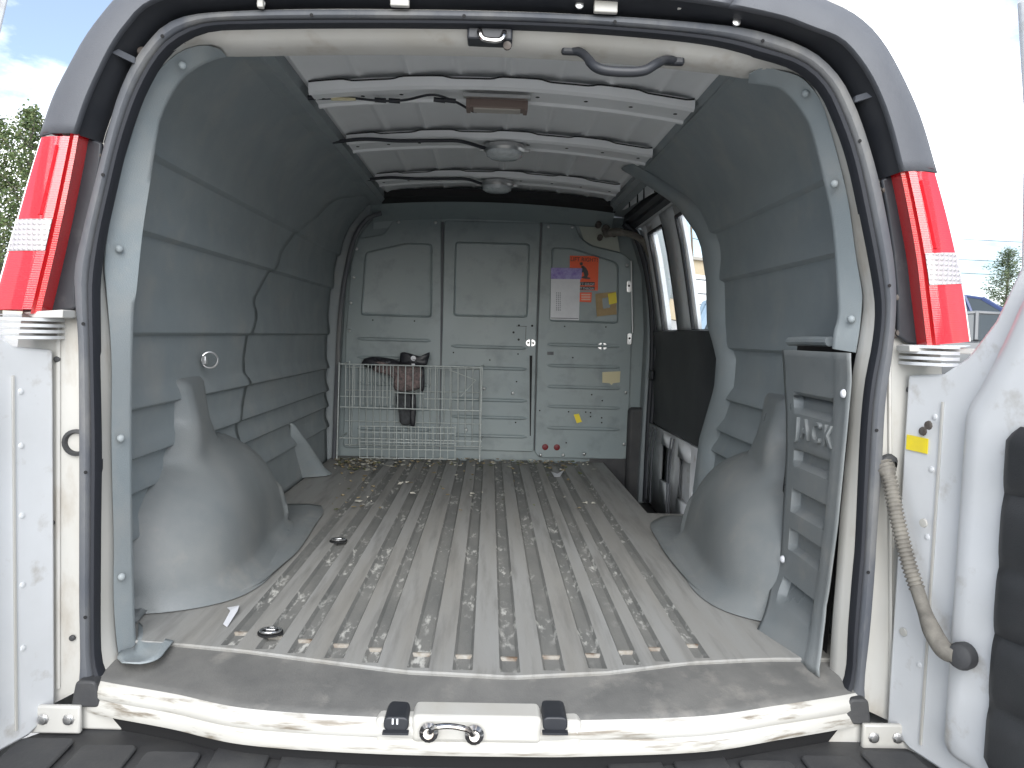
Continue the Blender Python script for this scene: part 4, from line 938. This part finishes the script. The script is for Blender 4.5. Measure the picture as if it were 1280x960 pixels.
mb.grid([A+A[:1], A2+A2[:1], B2+B2[:1], B+B[:1]]); tag(mb.build('cardboard_frame', M['card'], None, flat=True), 'torn brown cardboard frame stuck on the partition beside the orange sign', 'cardboard')
flat([(958,340),(985,335),(988,370),(962,376)], 'yellow_note', M['yellow'], 'yellow note over the corner of the cardboard frame', 'note', DYR-.0042)
flat([(940,600),(1000,597),(998,634),(976,637),(970,643),(964,637),(940,635)], 'paper_label', M['beige'], 'faded beige label with peeled lower edge on the partition', 'label')
flat([(845,741),(862,738),(872,765),(855,770)], 'yellow_sticker', M['yellow'], 'tiny tilted yellow sticker low on the partition', 'sticker')
flat([(757,532),(778,532),(778,543),(757,543)], 'grey_sticker', M['seal'], 'small dark grey sticker at left edge of the right partition panel', 'sticker')
# paper scraps on the floor
def scrap(pts, name, mt, label, lift=.002):
    q = [at(*p, z=lift) for p in pts]; c = sum(q, Vector())/len(q)
    q = [p+Vector((0,0,.006*((i*7) % 3)/2)) for i, p in enumerate(q)]
    o = MB().prism(q, (0,0,.0012)).build(name, mt, None, flat=True); return tag(o, label, 'scrap')
scrap([(284,760),(299,759),(297,767),(284,784),(279,782),(288,767)], 'paper_scrap', M['paper'], 'white torn paper strip on the bare floor mat beside the wheel arch')
scrap([(689,590),(697,593),(705,589),(700,596),(693,597)], 'paper_scrap', M['paper'], 'crumpled white paper scrap on the floor ridges before the partition')
rnd = random.Random(11); mb = [MB(), MB(), MB()]
for k in range(420):
    u_ = rnd.uniform(415,745); v_ = 574+abs(rnd.gauss(0,7)) if rnd.random() < .8 else rnd.uniform(575,640)
    if rnd.random() < .35: u_ = rnd.uniform(418,470)
    p = at(u_, v_, z=.001)
    if p.y > 2.57 or p.x < -.77: p.y = min(p.y, 2.57-rnd.random()*.05)
    s_ = rnd.uniform(.004,.016); a = rnd.uniform(0,6.3); b_ = []
    for q in range(5): b_.append((p.x+s_*rnd.uniform(.5,1.3)*math.cos(a+q*1.257), p.y+s_*rnd.uniform(.5,1.3)*math.sin(a+q*1.257), .003+rnd.uniform(0,.008)))
    mb[rnd.choice((0,0,1,1,2))].add(b_, [(0,1,2,3,4)])
lit = MB(); 
for i, m_ in enumerate(mb): lit.add(m_.v, m_.f, i)
tag(lit.build('leaf_litter', [mat('dry_leaf', (.30,.24,.14), .9), mat('pale_chip', (.55,.53,.46), .9), mat('green_leaf', (.13,.15,.07), .9)], None, flat=True), 'dry leaf crumbs and chips along the foot of the partition', 'litter', kind='stuff')

# ================================================================== outside
def car(loc, rz, col, label, wh=M['paper']):
    r_ = empty('parked_car', loc, label, 'car'); r_.rotation_euler = (0,0,rz)
    pm = mat('car_paint', col, .35, coat=.25); gl = mat('car_glass', (.05,.06,.065), .06, spec=.6); tr_ = M['black']
    def sub(mb, nm, mt, par=r_, **k):
        o = mb.build(nm, mt, None, **k); o.parent = par; return o
    rows = []
    for x, hw, z0, z1 in ((-2.3,.66,.48,.80),(-2.24,.78,.34,.93),(-1.7,.87,.24,.99),(-.9,.90,.22,.98),(.5,.90,.22,.96),(1.3,.88,.24,.91),(2.0,.82,.28,.80),(2.28,.68,.36,.66)):
        p = [(hw*.9,z0),(hw,z0+.12),(hw*1.01,lerp(z0,z1,.55)),(hw*.97,z1-.05),(hw*.88,z1),(0,z1+.025)]
        rows.append([(x, y, z) for y, z in p]+[(x, -y, z) for y, z in p[::-1][1:]])
    mb = MB(); mb.grid(rows); mb.add(rows[0], [tuple(range(11))]); mb.add(rows[-1], [tuple(range(11))]); body = sub(mb, 'body', pm, ang=40)
    belt = {'a':(1.05,.80,.94),'b':(-.05,.83,.96),'c':(-1.0,.82,.98),'d':(-1.75,.74,1.0)}
    top = {'a':(.30,.60,1.40),'b':(-.15,.62,1.445),'c':(-.85,.60,1.43),'d':(-1.10,.55,1.40)}
    V3 = lambda t, s_, o=0: Vector((t[0], s_*(t[1]+o), t[2]))
    order = 'abcd'
    roof = MB(); roof.grid([[V3(top[k], -1), Vector((top[k][0], 0, top[k][2]+.04)), V3(top[k], 1)] for k in order]); sub(roof, 'roof', pm, solid=.03, off=0)
    for s_ in (-1, 1):
        for k, l_ in zip(order, order[1:]):
            sub(MB().add([V3(belt[k], s_), V3(belt[l_], s_), V3(top[l_], s_), V3(top[k], s_)], [(0,1,2,3)]), 'side_window', gl)
        for k in order: sub(MB().tube([V3(belt[k], s_), V3(top[k], s_)], .045 if k in 'bc' else .06, 6), 'roof_pillar', pm)
        sub(MB().tube([V3(top[k], s_) for k in order], .035, 6), 'roof_rail', pm)
        sub(MB().tube([Vector((-1.0,s_*.915,.86)),Vector((-.78,s_*.915,.86))], .014, 6), 'door_handle', tr_)
        for x in (-1.4, 1.4):
            wlh = sub(MB().lathe((x, s_*.74, .32), (0,s_,0), [(.0,0),(.32,0),(.33,.08),(.32,.18),(.21,.18),(.2,.15)], 20), 'tyre', M['blackr'])
            sub(MB().lathe((x, s_*.74, .32), (0,s_,0), [(.2,.15),(.08,.17),(0,.17)], 12), 'wheel_rim', M['steel'])
        sub(MB().box((2.2,s_*.58,.62), (.14,.26,.12)), 'headlight', M['lampglass'], bevel=.03); sub(MB().box((-2.24,s_*.6,.82), (.12,.24,.12)), 'tail_light', M['reddeep'], bevel=.03)
    for k in ('a', 'd'):
        sub(MB().add([V3(belt[k], -1), V3(belt[k], 1), V3(top[k], 1), V3(top[k], -1)], [(0,1,2,3)]), 'windscreen' if k == 'a' else 'rear_window', gl)
    return r_
def gpos(x, y, dz=0): return (x, y, ground_z(x, y)+dz)
car(gpos(8.3,12.5), math.radians(176), (.10,.105,.11), 'dark grey sedan parked in front of the blue one')
car(gpos(11.35,17.5,.1), math.radians(2), (.03,.05,.14), 'blue sedan parked behind the dark grey car')
car(gpos(16.8,22.5,.05), math.radians(178), (.62,.62,.62), 'white sedan parked behind the blue car')
car(gpos(2.7,8.2), math.radians(80), (.22,.30,.38), 'pale blue sedan seen through the side door windows')
# white trailer and tan building seen through the side windows
t = empty('box_trailer', gpos(8.2,26), 'white box trailer seen through the side door windows', 'trailer')
def tsub(mb, nm, mt, **k): o = mb.build(nm, mt, None, **k); o.parent = t; return o
tsub(MB().box((0,0,1.15), (7.5,2.2,1.1)), 'box', M['white'], bevel=.03)
for z in (.75,1.1,1.55): tsub(MB().box((0,-1.105,z), (7.46,.02,.04)), 'side_rail', M['trim'])
for x in (-.5,.5): tsub(MB().lathe((x,-1.0,.35), (0,-1,0), [(0,0),(.35,0),(.35,.2),(.2,.2),(0,.16)], 18), 'wheel', M['blackr'])
tsub(MB().box((4.3,0,.55), (1.2,.12,.1)), 'tow_bar', M['black'])
bd = empty('low_building', gpos(14,46), 'long low tan building beyond the trailer', 'building')
bd_w = MB().box((0,0,1.7), (20,8,3.4)).build('wall', mat('tan_wall', (.42,.35,.25), .85, (.36,.30,.21), .6), None); bd_w.parent = bd
q = MB().box((0,0,3.48), (20.5,8.5,.16)).build('roof', mat('roof_edge', (.30,.28,.25), .8), None); q.parent = bd
for k in range(6):
    q = MB().box((-8+k*3.2,-4.01,1.7), (1.4,.06,1.1)).build('window', mat('window_dark', (.08,.1,.11), .1), None); q.parent = bd
# trees
def tree(name, loc, label, h, spread, n_leaf, size, cols, seed, conifer=False, base=.15):
    r0 = random.Random(seed); t = empty(name, loc, label, 'tree', None)
    bark = mat('bark', (.10,.085,.07), .9, (.16,.14,.12), 20)
    tk = MB(); tk.tube(cr([(0,0,0),(.1*r0.uniform(-1,1),.1,h*.35),(.15*r0.uniform(-1,1),0,h*.7),(0,0,h)], 16), [lerp(.02*h,.004*h,i/15) for i in range(16)], 8)
    tips = []
    nb = 46
    for k in range(nb):
        z = h*(base+(1-base)*(k+.5)/nb); f_ = (z/h-base)/(1-base)
        L_ = spread*((1-f_)**.8*.95+.12 if conifer else (math.sin(math.pi*min(1,f_*.85+.16))**.7))*r0.uniform(.65,1.15); a = k*2.4+r0.uniform(-.4,.4)
        up = .35 if conifer else r0.uniform(.5,1.0)
        e = Vector((math.cos(a)*L_, math.sin(a)*L_, z+L_*up)); m_ = Vector((math.cos(a)*L_*.5, math.sin(a)*L_*.5, z+L_*up*.35))
        pth = cr([(0,0,z), m_, e], 8); tk.tube(pth, [lerp(.007*h*(1-f_*.7), .002*h*.5, i/7) for i in range(8)], 5); tips.append(pth)
    o = tk.build('trunk', bark, None); o.parent = t
    vs = []; fs = []; ms = []
    for k in range(n_leaf):
        pth = r0.choice(tips); q = pth[min(7, int(8*r0.random()**.6))]; rr = spread*(.09 if conifer else .11)
        c = q+Vector((r0.gauss(0,rr), r0.gauss(0,rr), r0.gauss(0,rr*.8))); s_ = size*r0.uniform(.5,1.3)
        d = Vector((r0.uniform(-1,1), r0.uniform(-1,1), r0.uniform(-.3,1))).normalized(); e = d.orthogonal().normalized()*s_*(.22 if conifer else .45); d *= s_
        i0 = len(vs); vs += [c, c+d*.5+e, c+d, c+d*.5-e]; fs.append((i0,i0+1,i0+2,i0+3)); ms.append(r0.randrange(len(cols)))
    me = bpy.data.meshes.new('crown'); me.from_pydata([tuple(v) for v in vs], [], fs)
    for i, c_ in enumerate(cols): me.materials.append(mat('leaf', c_, .7))
    for p, m_ in zip(me.polygons, ms): p.material_index = m_
    o = bpy.data.objects.new('crown', me); C.objects.link(o); o.parent = t; return t
G = [(.07,.11,.035),(.10,.14,.05),(.05,.08,.03),(.14,.16,.07)]
tree('leafy_tree', gpos(-16.0,24.5), 'sparse light green tree farther from the tail lamp', 6.2, 1.35, 9000, .085, G, 4, base=.08)
tree('leafy_tree', gpos(-14.6,24.0), 'light green tree rising right beside the tail lamp', 6.5, 1.2, 9000, .085, G, 9, base=.08)
tree('pine_tree', gpos(28.9,42), 'dark green pine standing beyond the parked cars', 5.2, 1.9, 6500, .15, [(.045,.075,.035),(.07,.10,.045),(.10,.12,.06)], 5, True, base=.1)
# overhead wires
for k, (z0, lab) in enumerate(((9.1,'topmost thin overhead wire crossing the sky'),(7.6,'middle thin overhead wire crossing the sky'),(6.6,'lowest thin overhead wire crossing the sky'))):
    o = MB().tube([(lerp(10,90,i/30), 58+k*.3, z0+.9*((i/15-1)**2)-.2) for i in range(31)], .022, 5).build('overhead_wire', M['dark'], None); tag(o, lab, 'wire')
for x in (10, 90):
    p = empty('utility_pole', gpos(x,58), 'wooden utility pole with crossarm carrying the wires '+('behind the van' if x < 50 else 'far past the parked cars'), 'pole')
    o = MB().tube([(0,0,0),(0,0,9.6)], [.14,.09], 10).build('pole', mat('pole_wood', (.16,.12,.09), .9, (.11,.085,.06), 6), None); o.parent = p
    o = MB().box((0,0,8.9), (.12,2.0,.12)).build('crossarm', mat('arm_wood', (.16,.12,.09), .9), None); o.parent = p
